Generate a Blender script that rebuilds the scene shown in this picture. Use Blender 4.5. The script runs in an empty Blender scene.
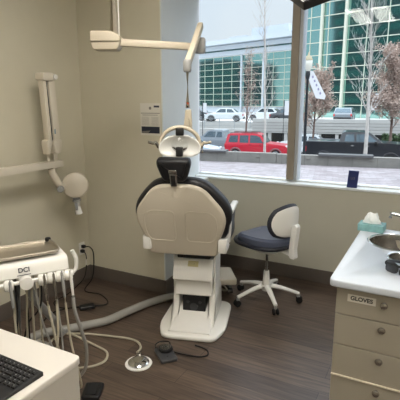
import bpy, bmesh, math, random
from mathutils import Vector, Matrix
random.seed(7)
S = bpy.context.scene
COL = S.collection
PI = math.pi
rad = math.radians
V = Vector

# ------------------------------------------------------------------ materials
MATS = {}
def mat(name, col, rough=.5, metal=0., var=.04, scale=6., bump=0., bscale=60., spec=.5, coat=0., emit=None, trans=0., stretch=(1,1,1)):
    if name in MATS: return MATS[name]
    m = bpy.data.materials.new(name); m.use_nodes = True
    nt = m.node_tree; b = nt.nodes['Principled BSDF']
    b.inputs['Roughness'].default_value = rough
    b.inputs['Metallic'].default_value = metal
    b.inputs['Specular IOR Level'].default_value = spec
    b.inputs['Coat Weight'].default_value = coat
    b.inputs['Transmission Weight'].default_value = trans
    tc = nt.nodes.new('ShaderNodeTexCoord'); mp = nt.nodes.new('ShaderNodeMapping')
    mp.inputs['Scale'].default_value = stretch
    nt.links.new(tc.outputs['Object'], mp.inputs['Vector'])
    n = nt.nodes.new('ShaderNodeTexNoise'); n.inputs['Scale'].default_value = scale
    n.inputs['Detail'].default_value = 3
    nt.links.new(mp.outputs[0], n.inputs['Vector'])
    r = nt.nodes.new('ShaderNodeValToRGB')
    c = V(col[:3])
    r.color_ramp.elements[0].position = .3; r.color_ramp.elements[1].position = .7
    r.color_ramp.elements[0].color = (*(c * (1 - var)), 1); r.color_ramp.elements[1].color = (*(c * (1 + var)), 1)
    nt.links.new(n.outputs['Fac'], r.inputs[0]); nt.links.new(r.outputs[0], b.inputs['Base Color'])
    if bump:
        n2 = nt.nodes.new('ShaderNodeTexNoise'); n2.inputs['Scale'].default_value = bscale
        nt.links.new(mp.outputs[0], n2.inputs['Vector'])
        bp = nt.nodes.new('ShaderNodeBump'); bp.inputs['Strength'].default_value = bump; bp.inputs['Distance'].default_value = .01
        nt.links.new(n2.outputs['Fac'], bp.inputs['Height']); nt.links.new(bp.outputs[0], b.inputs['Normal'])
    if emit:
        b.inputs['Emission Color'].default_value = (*emit[0], 1); b.inputs['Emission Strength'].default_value = emit[1]
    MATS[name] = m
    return m

def srgb(r, g, b):
    f = lambda v: (v/255/12.92) if v/255 <= .04045 else ((v/255+.055)/1.055)**2.4
    return (f(r), f(g), f(b))

def brick_mat(name, c1, c2, mortar, w, h, msize, rough=.5, rot=0., scale=1., grain=0., bump=.1, plane='xy', off=.5):
    m = bpy.data.materials.new(name); m.use_nodes = True
    nt = m.node_tree; b = nt.nodes['Principled BSDF']; b.inputs['Roughness'].default_value = rough
    tc = nt.nodes.new('ShaderNodeTexCoord'); mp = nt.nodes.new('ShaderNodeMapping')
    mp.inputs['Rotation'].default_value = (0, 0, rot)
    if plane == 'xz': mp.inputs['Rotation'].default_value = (rad(90), 0, 0)
    nt.links.new(tc.outputs['Object'], mp.inputs['Vector'])
    br = nt.nodes.new('ShaderNodeTexBrick')
    br.offset = off
    br.inputs['Scale'].default_value = scale
    br.inputs['Color1'].default_value = (*c1, 1); br.inputs['Color2'].default_value = (*c2, 1); br.inputs['Mortar'].default_value = (*mortar, 1)
    br.inputs['Brick Width'].default_value = w; br.inputs['Row Height'].default_value = h; br.inputs['Mortar Size'].default_value = msize
    nt.links.new(mp.outputs[0], br.inputs['Vector'])
    mp2 = nt.nodes.new('ShaderNodeMapping'); mp2.inputs['Scale'].default_value = (1.2, 16, 1) if grain else (1, 1, 1)
    mp2.inputs['Rotation'].default_value = (0, 0, rot)
    nt.links.new(tc.outputs['Object'], mp2.inputs['Vector'])
    n = nt.nodes.new('ShaderNodeTexNoise'); n.inputs['Scale'].default_value = 3.; n.inputs['Detail'].default_value = 6
    n.inputs['Distortion'].default_value = .6 if grain else 0
    nt.links.new(mp2.outputs[0], n.inputs['Vector'])
    mr = nt.nodes.new('ShaderNodeMapRange'); mr.inputs['From Min'].default_value = .3; mr.inputs['From Max'].default_value = .7
    k = grain or .12
    mr.inputs['To Min'].default_value = 1 - k; mr.inputs['To Max'].default_value = 1 + k
    nt.links.new(n.outputs['Fac'], mr.inputs['Value'])
    mx = nt.nodes.new('ShaderNodeMix'); mx.data_type = 'RGBA'; mx.blend_type = 'MULTIPLY'; mx.inputs[0].default_value = 1
    nt.links.new(br.outputs['Color'], mx.inputs[6]); nt.links.new(mr.outputs[0], mx.inputs[7])
    nt.links.new(mx.outputs[2], b.inputs['Base Color'])
    if bump:
        bp = nt.nodes.new('ShaderNodeBump'); bp.inputs['Strength'].default_value = bump; bp.inputs['Distance'].default_value = .004
        nt.links.new(n.outputs['Fac'], bp.inputs['Height']); nt.links.new(bp.outputs[0], b.inputs['Normal'])
    MATS[name] = m
    return m

def glass_mat(name, tint=(1, 1, 1), gloss=.08):
    m = bpy.data.materials.new(name); m.use_nodes = True
    nt = m.node_tree; nt.nodes.clear()
    o = nt.nodes.new('ShaderNodeOutputMaterial'); t = nt.nodes.new('ShaderNodeBsdfTransparent'); g = nt.nodes.new('ShaderNodeBsdfGlossy')
    t.inputs[0].default_value = (*tint, 1); g.inputs['Roughness'].default_value = .02
    f = nt.nodes.new('ShaderNodeFresnel'); f.inputs[0].default_value = 1.45
    mul = nt.nodes.new('ShaderNodeMath'); mul.operation = 'MULTIPLY'; mul.inputs[1].default_value = gloss / .04
    nt.links.new(f.outputs[0], mul.inputs[0])
    x = nt.nodes.new('ShaderNodeMixShader')
    nt.links.new(mul.outputs[0], x.inputs[0]); nt.links.new(t.outputs[0], x.inputs[1]); nt.links.new(g.outputs[0], x.inputs[2])
    nt.links.new(x.outputs[0], o.inputs[0])
    MATS[name] = m
    return m

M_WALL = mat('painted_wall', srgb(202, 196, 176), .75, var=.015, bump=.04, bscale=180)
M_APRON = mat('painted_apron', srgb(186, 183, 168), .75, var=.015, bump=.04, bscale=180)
M_CEIL = mat('ceiling_tile', srgb(225, 222, 214), .9, bump=.2, bscale=90)
M_FLOOR = brick_mat('vinyl_plank_floor', srgb(92, 77, 66), srgb(73, 61, 53), srgb(42, 35, 30), 1.22, .152, .0015, rough=.42, grain=.42, bump=.05, off=.37)
M_BASE = mat('baseboard_vinyl', srgb(96, 88, 81), .5)
M_SILL = mat('sill_white', srgb(226, 230, 230), .35)
M_JAMB = mat('jamb_paint', srgb(214, 219, 219), .6, var=.01)
M_FRAME = mat('window_frame_taupe', srgb(156, 146, 132), .45, metal=.3)
M_FRAME2 = mat('window_frame_alu', srgb(190, 195, 200), .4, metal=.3)
M_PANE = glass_mat('window_glass', (.97, .985, .98), .014)
M_CREAM = mat('cream_plastic', srgb(190, 180, 160), .42, var=.015)
M_BEIGE = mat('beige_enamel', srgb(208, 199, 182), .38, var=.015)
M_WHITE = mat('white_plastic', srgb(228, 226, 220), .35, var=.01)
M_WHITE2 = mat('white_enamel', srgb(236, 234, 228), .3, var=.01, coat=.3)
M_GREYP = mat('grey_plastic', srgb(150, 150, 148), .45)
M_DGREY = mat('dark_grey_plastic', srgb(58, 58, 60), .5)
M_BLACK = mat('black_plastic', srgb(20, 20, 22), .42)
M_BLKRUB = mat('black_rubber', srgb(16, 16, 17), .7)
M_VINYL = mat('black_upholstery', srgb(27, 27, 31), .42, bump=.06, bscale=120)
M_SLATE = mat('slate_blue_upholstery', srgb(78, 84, 102), .32, bump=.05, bscale=120)  # slate blue, lightened to hold the daylight sheen on the seat
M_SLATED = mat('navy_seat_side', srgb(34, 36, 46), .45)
M_CHROME = mat('chrome', srgb(205, 205, 205), .14, metal=1., var=.02)
M_STEEL = mat('brushed_steel', srgb(176, 172, 166), .27, metal=1., var=.06, scale=40, stretch=(1, 12, 1))
M_TRAY = mat('tray_steel', srgb(178, 170, 156), .42, metal=.9, var=.04, scale=30, stretch=(1, 10, 1))
M_HOSE = mat('grey_hose', srgb(150, 148, 142), .55)
M_HOSE2 = mat('beige_hose', srgb(178, 170, 150), .55)
M_COUNTER = mat('solid_surface_white', srgb(198, 205, 214), .3, var=.02, scale=3)
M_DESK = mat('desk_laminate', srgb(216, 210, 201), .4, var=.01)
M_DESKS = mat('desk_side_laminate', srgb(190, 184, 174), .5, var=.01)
M_CAB = mat('cabinet_taupe', srgb(156, 149, 135), .45, var=.02)
M_CABD = mat('cabinet_shadow_gap', srgb(60, 54, 48), .7)
M_CABE = mat('cabinet_light_edge', srgb(214, 204, 186), .5)
M_PAPER = mat('paper', srgb(214, 210, 200), .8, var=.01)
M_INK = mat('ink_navy', srgb(28, 34, 52), .6)
M_INKG = mat('ink_grey', srgb(120, 116, 110), .7)
M_TISSUE = mat('tissue', srgb(236, 240, 240), .9, var=.02)
M_TISBOX = mat('tissue_box_teal', srgb(122, 168, 170), .6, var=.22, scale=30)
M_NAVY = mat('navy_card', srgb(34, 46, 98), .45)
M_LENS = mat('reflector_glass', srgb(232, 232, 228), .3, metal=.1, var=.03)
M_SHIELD = glass_mat('clear_shield', (.97, .98, .98), .05)
M_ORANGE = mat('orange_ring', srgb(214, 96, 48), .5)
M_YEL = mat('pale_yellow_label', srgb(196, 186, 140), .6)
M_MONI = mat('monitor_dark', srgb(14, 16, 30), .25)
M_SMOKE = glass_mat('lens_smoke', (.25, .25, .27), .1)

# ------------------------------------------------------------------ mesh helpers
def obj(name, bm, m, parent=None, smooth=False, loc=None, rot=None):
    me = bpy.data.meshes.new(name)
    bmesh.ops.recalc_face_normals(bm, faces=bm.faces)
    bm.to_mesh(me); bm.free()
    if m: me.materials.append(m)
    if smooth:
        for p in me.polygons: p.use_smooth = True
        me.set_sharp_from_angle(angle=rad(38))
    o = bpy.data.objects.new(name, me); COL.objects.link(o)
    if parent: o.parent = parent
    if loc: o.location = loc
    if rot: o.rotation_euler = rot
    return o

def tag(o, label=None, cat=None, group=None, kind=None):
    if label: o['label'] = label
    if cat: o['category'] = cat
    if group: o['group'] = group
    if kind: o['kind'] = kind
    return o

def thing(name, label, cat, loc=(0, 0, 0), rotz=0., group=None):
    o = bpy.data.objects.new(name, None); COL.objects.link(o)
    o.empty_display_size = .1
    o.location = loc; o.rotation_euler = (0, 0, rotz)
    return tag(o, label, cat, group)

def struct(name, bm, m, parent=None, smooth=False):
    o = obj(name, bm, m, parent, smooth)
    if not parent: o['kind'] = 'structure'
    return o

def kids(o): return [c for c in COL.objects if c.parent == o]
def dup(root, loc=None, rotz=None, label=None, group=None, parent=None):
    r = root.copy(); COL.objects.link(r)
    if parent: r.parent = parent
    if loc is not None: r.location = loc
    if rotz is not None: r.rotation_euler = (0, 0, rotz)
    if label: r['label'] = label
    if group: r['group'] = group
    for c in kids(root): dup(c, parent=r)
    return r

def B(): return bmesh.new()

def box(bm, c, s, bev=0., seg=2, M=None):
    r = bmesh.ops.create_cube(bm, size=1.)
    vs = r['verts']
    for v in vs: v.co = V((v.co.x * s[0] + c[0], v.co.y * s[1] + c[1], v.co.z * s[2] + c[2]))
    if bev:
        es = list({e for v in vs for e in v.link_edges})
        rr = bmesh.ops.bevel(bm, geom=es, offset=bev, segments=seg, profile=.5, affect='EDGES')
        vs = list({v for f in rr['faces'] for v in f.verts} | {v for v in vs if v.is_valid})
    if M is not None:
        for v in vs: v.co = M @ v.co
    return bm

def b2(bm, lo, hi, bev=0., seg=2):
    return box(bm, [(lo[i]+hi[i])/2 for i in range(3)], [hi[i]-lo[i] for i in range(3)], bev, seg)

def frame_of(d):
    d = d.normalized()
    a = V((0, 0, 1)) if abs(d.z) < .9 else V((1, 0, 0))
    x = d.cross(a).normalized(); y = x.cross(d).normalized()
    return x, y

def cr(pts, k=6):
    pts = [V(p) for p in pts]
    if len(pts) < 3: return pts
    P = [pts[0]*2-pts[1]] + pts + [pts[-1]*2-pts[-2]]
    out = []
    for i in range(1, len(P)-2):
        a, b, c, d = P[i-1:i+3]
        for j in range(k):
            t = j/k
            out.append(.5*((2*b) + (c-a)*t + (2*a-5*b+4*c-d)*t*t + (3*b-a-3*c+d)*t**3))
    out.append(pts[-1])
    return out

def tube(bm, pts, r, n=8, k=6, cap=True, ell=None):
    P = cr(pts, k) if k else [V(p) for p in pts]
    m = len(P); rings = []
    x = None
    for i, p in enumerate(P):
        d = (P[min(i+1, m-1)] - P[max(i-1, 0)])
        if d.length < 1e-9: d = V((0, 0, 1))
        d.normalize()
        if x is None: x, y = frame_of(d)
        else:
            x = (x - d * x.dot(d)).normalized(); y = d.cross(x)
        if callable(r): rr = r(i/(m-1))
        elif isinstance(r, (list, tuple)): 
            t = i/(m-1)*(len(r)-1); a = min(int(t), len(r)-2); rr = r[a]+(r[a+1]-r[a])*(t-a)
        else: rr = r
        e = ell or 1.
        rings.append([bm.verts.new(p + x*math.cos(2*PI*q/n)*rr + y*math.sin(2*PI*q/n)*rr*e) for q in range(n)])
    for a, b in zip(rings, rings[1:]):
        for q in range(n): bm.faces.new((a[q], a[(q+1) % n], b[(q+1) % n], b[q]))
    if cap:
        bm.faces.new(rings[0][::-1]); bm.faces.new(rings[-1])
    return bm

def cyl(bm, a, b, r, n=20): return tube(bm, [a, b], r, n, 0)

def lathe(bm, prof, n=28, c=(0, 0, 0), axis=None):
    c = V(c)
    if axis is None: X, Y, Z = V((1, 0, 0)), V((0, 1, 0)), V((0, 0, 1))
    else:
        Z = V(axis).normalized(); X, Y = frame_of(Z)
    rings = []
    for r, z in prof:
        if r < 1e-6: rings.append([bm.verts.new(c + Z*z)])
        else: rings.append([bm.verts.new(c + (X*math.cos(2*PI*q/n) + Y*math.sin(2*PI*q/n))*r + Z*z) for q in range(n)])
    for a, b in zip(rings, rings[1:]):
        for q in range(n):
            q2 = (q+1) % n
            if len(a) == 1 and len(b) == 1: continue
            if len(a) == 1: bm.faces.new((a[0], b[q], b[q2]))
            elif len(b) == 1: bm.faces.new((a[q], a[q2], b[0]))
            else: bm.faces.new((a[q], a[q2], b[q2], b[q]))
    return bm

def smooth_poly(pts, k=4):
    n = len(pts); out = []
    for i in range(n):
        a, b, c, d = [V((*pts[(i+j) % n], 0)) for j in (-1, 0, 1, 2)]
        for j in range(k):
            t = j/k
            p = .5*((2*b) + (c-a)*t + (2*a-5*b+4*c-d)*t*t + (3*b-a-3*c+d)*t**3)
            out.append((p.x, p.y))
    return out

def rpoly(pts, r, k=5):
    """polygon with every corner rounded by radius r (or list)"""
    n = len(pts); out = []
    for i in range(n):
        p = V(pts[i]); a = V(pts[i-1]); b = V(pts[(i+1) % n])
        rr = r[i] if isinstance(r, (list, tuple)) else r
        da = (a-p); db = (b-p); q = min(rr, da.length*.49, db.length*.49)
        if rr <= 0: out.append((p.x, p.y)); continue
        s = p + da.normalized()*q; e = p + db.normalized()*q
        for j in range(k+1):
            t = j/k
            z = s*(1-t)**2 + p*2*t*(1-t) + e*t*t
            out.append((z.x, z.y))
    return out

def slab(bm, poly, h, O, X, Y, bev=0., seg=3, inset_back=True):
    """extrude 2-D polygon: base at O in plane X,Y, thickness h along X x Y; rim rounded by bev"""
    O, X, Y = V(O), V(X).normalized(), V(Y).normalized(); N = X.cross(Y).normalized()
    c = V((sum(p[0] for p in poly)/len(poly), sum(p[1] for p in poly)/len(poly)))
    n = len(poly)
    # inward normals
    def off(d):
        res = []
        for i in range(n):
            a, p, b = V(poly[i-1]), V(poly[i]), V(poly[(i+1) % n])
            t = (b-a); t = t.normalized() if t.length > 1e-9 else V((1, 0))
            nn = V((-t.y, t.x))
            res.append(p + nn*d)
        return res
    area = sum(poly[i-1][0]*poly[i][1]-poly[i][0]*poly[i-1][1] for i in range(n))
    sg = 1 if area > 0 else -1
    lay = []
    if bev:
        for j in range(seg+1):
            a = PI/2*j/seg; lay.append((bev*(1-math.sin(a)), bev*(1-math.cos(a))))
        lay2 = [(d, h-z) for d, z in reversed(lay)]
        lay = lay + lay2
    else: lay = [(0, 0), (0, h)]
    rings = [[bm.verts.new(O + X*p.x + Y*p.y + N*z) for p in off(d*sg)] for d, z in lay]
    for a, b in zip(rings, rings[1:]):
        for q in range(n): bm.faces.new((a[q], a[(q+1) % n], b[(q+1) % n], b[q]))
    bm.faces.new(rings[0][::-1]); bm.faces.new(rings[-1])
    return bm

def text(name, s, size, m, parent, loc, rot, depth=.0006, bold=0.):
    cu = bpy.data.curves.new(name, 'FONT'); cu.body = s; cu.size = size; cu.extrude = depth; cu.offset = bold
    cu.align_x = 'CENTER'; cu.align_y = 'CENTER'
    t = bpy.data.objects.new(name, cu); COL.objects.link(t)
    dg = bpy.context.evaluated_depsgraph_get()
    me = bpy.data.meshes.new_from_object(t.evaluated_get(dg))
    bpy.data.objects.remove(t); me.materials.clear(); me.materials.append(m)
    o = bpy.data.objects.new(name, me); COL.objects.link(o); o.parent = parent
    o.location = loc; o.rotation_euler = rot
    return o

# ------------------------------------------------------------------ room
XL, YP, XR, YW = -2.76, 3.0, -1.925, 3.87     # left wall, pier face, pier corner, window wall face
XE, YB, HC = 2.2, -2.6, 2.75                    # far right wall, wall behind, ceiling height
YG = 4.0                                        # glass plane
ZS = .895                                       # sill height
struct('floor', b2(B(), (XL-.1, YB-.1, -.12), (XE+.1, YW+.16, 0)), M_FLOOR)
struct('ceiling', b2(B(), (XL-.1, YB-.1, HC), (XE+.1, YW+.16, HC+.12)), M_CEIL)
struct('wall_left', b2(B(), (XL-.12, YB, 0), (XL, YP, HC)), M_WALL)
struct('wall_right', b2(B(), (XE, YB, 0), (XE+.12, YW+.16, HC)), M_WALL)
struct('wall_behind', b2(B(), (XL-.12, YB-.12, 0), (XE+.12, YB, HC)), M_WALL)
bm = B()   # pier: front face with the notice
slab(bm, [(XL-.12, YP), (XR-.012, YP), (XR-.012, YP+.02), (XL-.12, YP+.02)], HC, (0, 0, 0), (1, 0, 0), (0, 1, 0))
struct('wall_pier', bm, M_WALL)
bm = B()
slab(bm, [(XL-.12, YP+.02), (XR, YP), (XR-.045, YW+.16), (XL-.12, YW+.16)], ZS-.01, (0, 0, 0), (1, 0, 0), (0, 1, 0))
slab(bm, [(XL-.12, YP+.02), (XR, YP), (XR-.225, YW+.16), (XL-.12, YW+.16)], HC-ZS+.01, (0, 0, ZS-.01), (1, 0, 0), (0, 1, 0))
struct('wall_return', bm, M_JAMB)
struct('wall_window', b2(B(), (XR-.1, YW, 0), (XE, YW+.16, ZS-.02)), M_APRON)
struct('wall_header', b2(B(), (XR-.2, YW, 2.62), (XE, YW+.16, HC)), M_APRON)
bm = B()
b2(bm, (XR-.2, YW-.012, ZS-.02), (XE, YW+.2, ZS), .004)
b2(bm, (XR-.2, YG-.03, ZS), (XE, YG+.05, ZS+.014), .003)
struct('trim_1', bm, M_SILL)
bm = B(); b2(bm, (XL, YB, 0), (XL+.012, YP, .125), .003); struct('baseboard_left', bm, M_BASE)
bm = B(); b2(bm, (XL+.012, YP-.012, 0), (XR, YP, .125), .003); struct('baseboard_pier', bm, M_BASE)
bm = B(); b2(bm, (XR-.012, YP-.012, 0), (XR+.012, YW, .125), .003); struct('baseboard_return', bm, M_BASE)
bm = B(); b2(bm, (XR, YW-.012, 0), (XE, YW, .125), .003); struct('baseboard_window', bm, M_BASE)

def window(name, x0, x1):
    fr = struct(name, b2(B(), (x0, YG-.005, ZS+.014), (x1, YG+.005, 2.62)), M_PANE)
    return fr
w1 = window('window_1', XR-.2, -1.135); w2 = window('window_2', -1.135, .35); w3 = window('window_3', .42, XE)
def mullion(nm, x0, x1):
    bm = B(); b2(bm, (x0, YG-.08, ZS+.02), (x1-.030, YG+.06, 2.62), .004)
    o = struct(nm, bm, M_FRAME)
    bm = B(); b2(bm, (x1-.030, YG-.06, ZS+.02), (x1, YG+.06, 2.62), .003)
    obj('frame_edge', bm, M_FRAME2, o)
mullion('trim_2', -1.195, -1.10); mullion('trim_3', .34, .42)
bm = B(); b2(bm, (XR-.2, YG-.05, 2.57), (XE, YG+.05, 2.62), .003); struct('trim_4', bm, M_FRAME)

# ceiling light panels (out of frame; first inferred from reflections, other two added fill)
def ceiling_light(x, y, power, label, sx=.6, sy=1.2):
    t = thing('ceiling_light', label, 'ceiling light', (x, y, HC), 0, 'recessed ceiling light panels')
    bm = B(); fr = .03
    b2(bm, (-sx/2-fr, -sy/2-fr, -.02), (sx/2+fr, -sy/2, 0)); b2(bm, (-sx/2-fr, sy/2, -.02), (sx/2+fr, sy/2+fr, 0))
    b2(bm, (-sx/2-fr, -sy/2, -.02), (-sx/2, sy/2, 0)); b2(bm, (sx/2, -sy/2, -.02), (sx/2+fr, sy/2, 0))
    obj('frame', bm, M_WHITE, t)
    obj('reflector_pan', b2(B(), (-sx/2, -sy/2, -.006), (sx/2, sy/2, -.002)), M_WHITE, t)
    for q in (-.15, .15):
        obj('lamp_strip', b2(B(), (q-.1, -sy/2+.03, -.018), (q+.1, sy/2-.03, -.007)), mat('light_diffuser_%d' % round(power), (1, .95, .86), .6, emit=((1, .95, .87), power)), t)
LP = 24
ceiling_light(-.95, 1.35, LP, 'recessed ceiling light panel nearest the dental chair')
ceiling_light(1.15, 1.0, LP*.75, 'added unseen ceiling light panel over the worktop')  # added fill lamp, placed to brighten the counter and drawers
ceiling_light(1.15, -1.3, LP, 'added unseen ceiling light panel at the back of the room')  # added unseen lamp for overall fill

# ------------------------------------------------------------------ view-free placement helper: lateral/forward axes of the chair zone (28 deg)
YAW = rad(28)
RX, FX = V((math.cos(YAW), math.sin(YAW), 0)), V((-math.sin(YAW), math.cos(YAW), 0))
def W(l, d, z=0.): return V((RX.x*l+FX.x*d, RX.y*l+FX.y*d, z))

# ------------------------------------------------------------------ dental chair
CH = thing('dental_chair', 'cream backed dental treatment chair with black upholstery, seen from behind, on white base plate', 'dental chair', W(-.088, 2.78), rad(17))
# local: x right, y away, z up; origin = middle of base plate's near edge
bm = B()
base = rpoly([(-.185, 0), (.185, 0), (.245, .16), (.235, .62), (-.235, .62), (-.245, .16)], [.05, .05, .12, .1, .1, .12])
slab(bm, base, .035, (0, 0, 0), (1, 0, 0), (0, 1, 0), .014)
obj('base_plate', bm, M_WHITE2, CH, True)
bm = B()   # sloping tongue rising to the pedestal
def loft(bm, rings):
    rs = [[bm.verts.new(p) for p in r] for r in rings]
    n = len(rs[0])
    for a, b in zip(rs, rs[1:]):
        for q in range(n): bm.faces.new((a[q], a[(q+1) % n], b[(q+1) % n], b[q]))
    bm.faces.new(rs[0][::-1]); bm.faces.new(rs[-1])
def rr_ring(cx, y, cz, w, h, r=.02):
    return [V((cx+p[0], y, cz+p[1])) for p in rpoly([(-w/2, -h/2), (w/2, -h/2), (w/2, h/2), (-w/2, h/2)], r, 4)]
rings = []
for y, w, top in ((.045, .30, .037), (.10, .29, .045), (.18, .27, .07), (.23, .262, .10), (.27, .26, .13), (.45, .26, .15), (.52, .25, .1)):
    rings.append(rr_ring(0, y, top/2+.01, w, top, min(.015, top/2.2)))
loft(bm, rings); obj('base_cowl', bm, M_WHITE2, CH, True)
for s in (-1, 1):   # side cheeks swooping up beside the pedestal
    bm = B()
    prof = rpoly([(.14, .03), (.56, .03), (.56, .2), (.46, .30), (.30, .31), (.245, .25), (.225, .12)], [.02, .04, .08, .06, .07, .08, .08])
    x0 = .108 if s > 0 else -.158
    slab(bm, prof, .05, (x0, 0, 0), (0, 1, 0), (0, 0, 1), .016)
    obj('side_cowl', bm, M_WHITE2, CH, True)
bm = B(); b2(bm, (-.085, .235, .10), (.085, .42, .245), .006); pd = obj('pedestal_recess', bm, M_BLACK, CH)
bm = B()
cyl(bm, (0, .225, .15), (0, .26, .15), .03, 20); cyl(bm, (-.045, .228, .185), (-.045, .25, .185), .012); cyl(bm, (.045, .228, .185), (.045, .25, .185), .012)
obj('pivot_bolt', bm, M_DGREY, pd, True)
bm = B(); slab(bm, rpoly([(.20, .245), (.46, .245), (.46, .36), (.225, .365)], .02), .27, (-.135, 0, 0), (0, 1, 0), (0, 0, 1), .008)
obj('lower_shroud', bm, M_WHITE, CH, True)
bm = B(); slab(bm, rpoly([(.17, .372), (.46, .372), (.46, .52), (.235, .52), (.185, .455)], [.01, .01, .01, .03, .03]), .285, (-.1425, 0, 0), (0, 1, 0), (0, 0, 1), .008)
obj('upper_shroud', bm, M_WHITE, CH, True)
bm = B(); box(bm, (0, 0, 0), (.075, .002, .042), .0008); lb = obj('rating_label', bm, M_YEL, CH, loc=(0, .2065, .487), rot=(rad(-36), 0, 0))
text('label_lettering', '- -1', .018, M_INKG, lb, (0, -.0015, 0), (rad(90), 0, 0), .0003)
for q in (-.149, .149): obj('lift_arm', b2(B(), (q-.006, .25, .18), (q+.006, .48, .56), .004), M_WHITE, CH)
bm = B(); b2(bm, (-.12, .22, .52), (.12, .5, .60), .01); obj('seat_carriage', bm, M_BLACK, CH)
# back rest: local frame tilted so the top leans to the viewer
back = bpy.data.objects.new('backrest', None)
bm = B()
def pt(u, v, w=0):   # u right, v up the back, w away from the viewer (padding side)
    t = rad(17); v = v*1.16 - .034; u = u*1.07
    return V((u-.050, .12 - v*math.sin(t) + w*math.cos(t), .615 + v*math.cos(t) + w*math.sin(t)))
NX, NV = V((1, 0, 0)), V((0, -math.sin(rad(17)), math.cos(rad(17))))
half = [(.225, .10), (.30, .205), (.316, .27), (.296, .345), (.245, .41), (.18, .468), (.12, .492), (.06, .499), (0, .500)]
outl = half + [(-u, v) for u, v in half[-2::-1]]
pad = smooth_poly(outl, 4)
# remove overshoot: straight bottom closed by extra points
O_ = pt(0, 0, .09)
slab(bm, [(p[0]*1.035+.010, p[1]*1.125) for p in pad], .085, pt(0, 0, .095), NX, NV, .03, 5)
obj('back_cushion', bm, M_VINYL, CH, True)
bm = B()
sh = [(.228, 0), (.228, .085), (.270, .185), (.286, .25), (.268, .315), (.168, .435), (.11, .464), (0, .470)]
shp = rpoly(sh + [(-u, v) for u, v in sh[-2::-1]], [.035, .02, .06, .06, .06, .06, .06, .06, .06, .06, .06, .06, .06, .02, .035], 4)
slab(bm, [(p[0]*1.07, p[1]*1.16) for p in shp], .04, pt(0, 0, .02), NX, NV, .022, 5)
shell = obj('back_shell', bm, M_BEIGE, CH, True)
for s in (-1, 1):
    bm = B()
    lp = rpoly([(s*.035, .105), (s*.205, .105), (s*.232, .20), (s*.222, .275), (s*.18, .305), (s*.035, .305)], [.03, .04, .04, .06, .05, .03], 4)
    pts = [pt(u, v, -.0195) for u, v in lp]
    tube(bm, pts + [pts[0]], .0038, 6, 0)
    obj('moulded_panel', bm, M_BEIGE, shell, True)
# hinge brackets with arm rests either side
for s in (-1, 1):
    bm = B(); b2(bm, (s*.26-.065, .07, .62), (s*.26-.005, .2, .72), .012)
    slab(bm, rpoly([(-.028, -.03), (.028, -.03), (.02, .035), (-.02, .035)], .01), .09, (s*.26-.035, .22, .745), (1, 0, 0), (0, 0, 1), .006)
    br = obj('hinge_bracket', bm, M_WHITE, CH, True)
    bm = B(); tube(bm, [(s*.262-.035, .14, .70), (s*.262-.035, .16, .76)], .02, 12, 0); obj('hinge_pin', bm, M_DGREY, br, True)
    bm = B()
    tube(bm, [(s*.285-.035, .16, .66), (s*.292-.035, .17, .76), (s*.292-.035, .19, .83), (s*.292-.035, .24, .86), (s*.292-.035, .48, .86)], .016, 12, 5)
    ar = obj('armrest', bm, M_WHITE, CH, True)
    bm = B(); b2(bm, (s*.292-.058, .2, .868), (s*.292-.012, .52, .893), .011, 3); obj('arm_pad', bm, M_WHITE, ar, True)
# seat and leg rest beyond the back
bm = B(); sp = rpoly([(-.25, .22), (.25, .22), (.26, .5), (.22, .8), (.19, 1.15), (-.19, 1.15), (-.22, .8), (-.26, .5)], [.05, .05, .1, .3, .1, .1, .3, .1], 5)
slab(bm, sp, .09, (0, 0, .635), (1, 0, 0), (0, 1, 0), .035, 4); obj('seat', bm, M_VINYL, CH, True)
bm = B(); slab(bm, rpoly([(-.2, .26), (.2, .26), (.17, 1.08), (-.17, 1.08)], .06), .045, (0, 0, .595), (1, 0, 0), (0, 1, 0), .015)
obj('seat_pan', bm, M_BEIGE, CH, True)
# head rest
bm = B()
hp = rpoly([(-.066, 0), (.066, 0), (.086, .035), (.110, .115), (.104, .152), (-.104, .152), (-.110, .115), (-.086, .035)], [.03, .03, .03, .02, .03, .03, .02, .03], 4)
hx = -.015
slab(bm, hp, .075, pt(hx, .482, .055), NX, NV, .026, 5)
hr = obj('headrest', bm, M_VINYL, CH, True)
bm = B()
slab(bm, rpoly([(-.021, -.03), (.021, -.03), (.026, .055), (-.026, .055)], .006), .016, pt(hx, .489, -.014), NX, NV, .004)
slab(bm, rpoly([(-.026, .06), (.026, .06), (.026, .085), (-.026, .085)], .006), .022, pt(hx, .489, -.012), NX, NV, .004)
obj('headrest_bracket', bm, M_CHROME, hr, True)
bm = B(); slab(bm, rpoly([(-.014, -.02), (.014, -.02), (.014, .05), (-.014, .05)], .003), .004, pt(hx, .489, -.0292), NX, NV, .001)
obj('bracket_slot', bm, M_BLACK, hr)

# ------------------------------------------------------------------ operatory light on ceiling track post
OL = thing('dental_light', 'ceiling hung dental light with beige jointed arm, curved yoke and clear reflector', 'dental light', W(-.50, 2.74, HC), YAW)
def OLp(l, d, z): return V((l+.50, d-2.74, z-HC))
bm = B(); cyl(bm, OLp(-.50, 2.74, HC), OLp(-.50, 2.74, 1.97), .024, 20); lathe(bm, [(0, 0), (.07, 0), (.07, -.012), (.03, -.04), (.0, -.04)], 24, OLp(-.5, 2.74, HC))
obj('ceiling_post', bm, M_CREAM, OL, True)
bm = B(); tube(bm, [OLp(-.468, 2.72, HC-.02), OLp(-.468, 2.72, 2.05), OLp(-.468, 2.72, 1.99)], .003, 6, 4); obj('post_cable', bm, M_WHITE, OL)
bm = B()
c = OLp(-.545, 2.74, 1.955)
slab(bm, rpoly([(-.085, -.012), (.088, -.012), (.088, .02), (.04, .048), (-.085, .048)], [.008, .008, .01, .02, .012]), .13, c+V((0, .065, 0)), (1, 0, 0), (0, 0, 1), .008)
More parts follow.
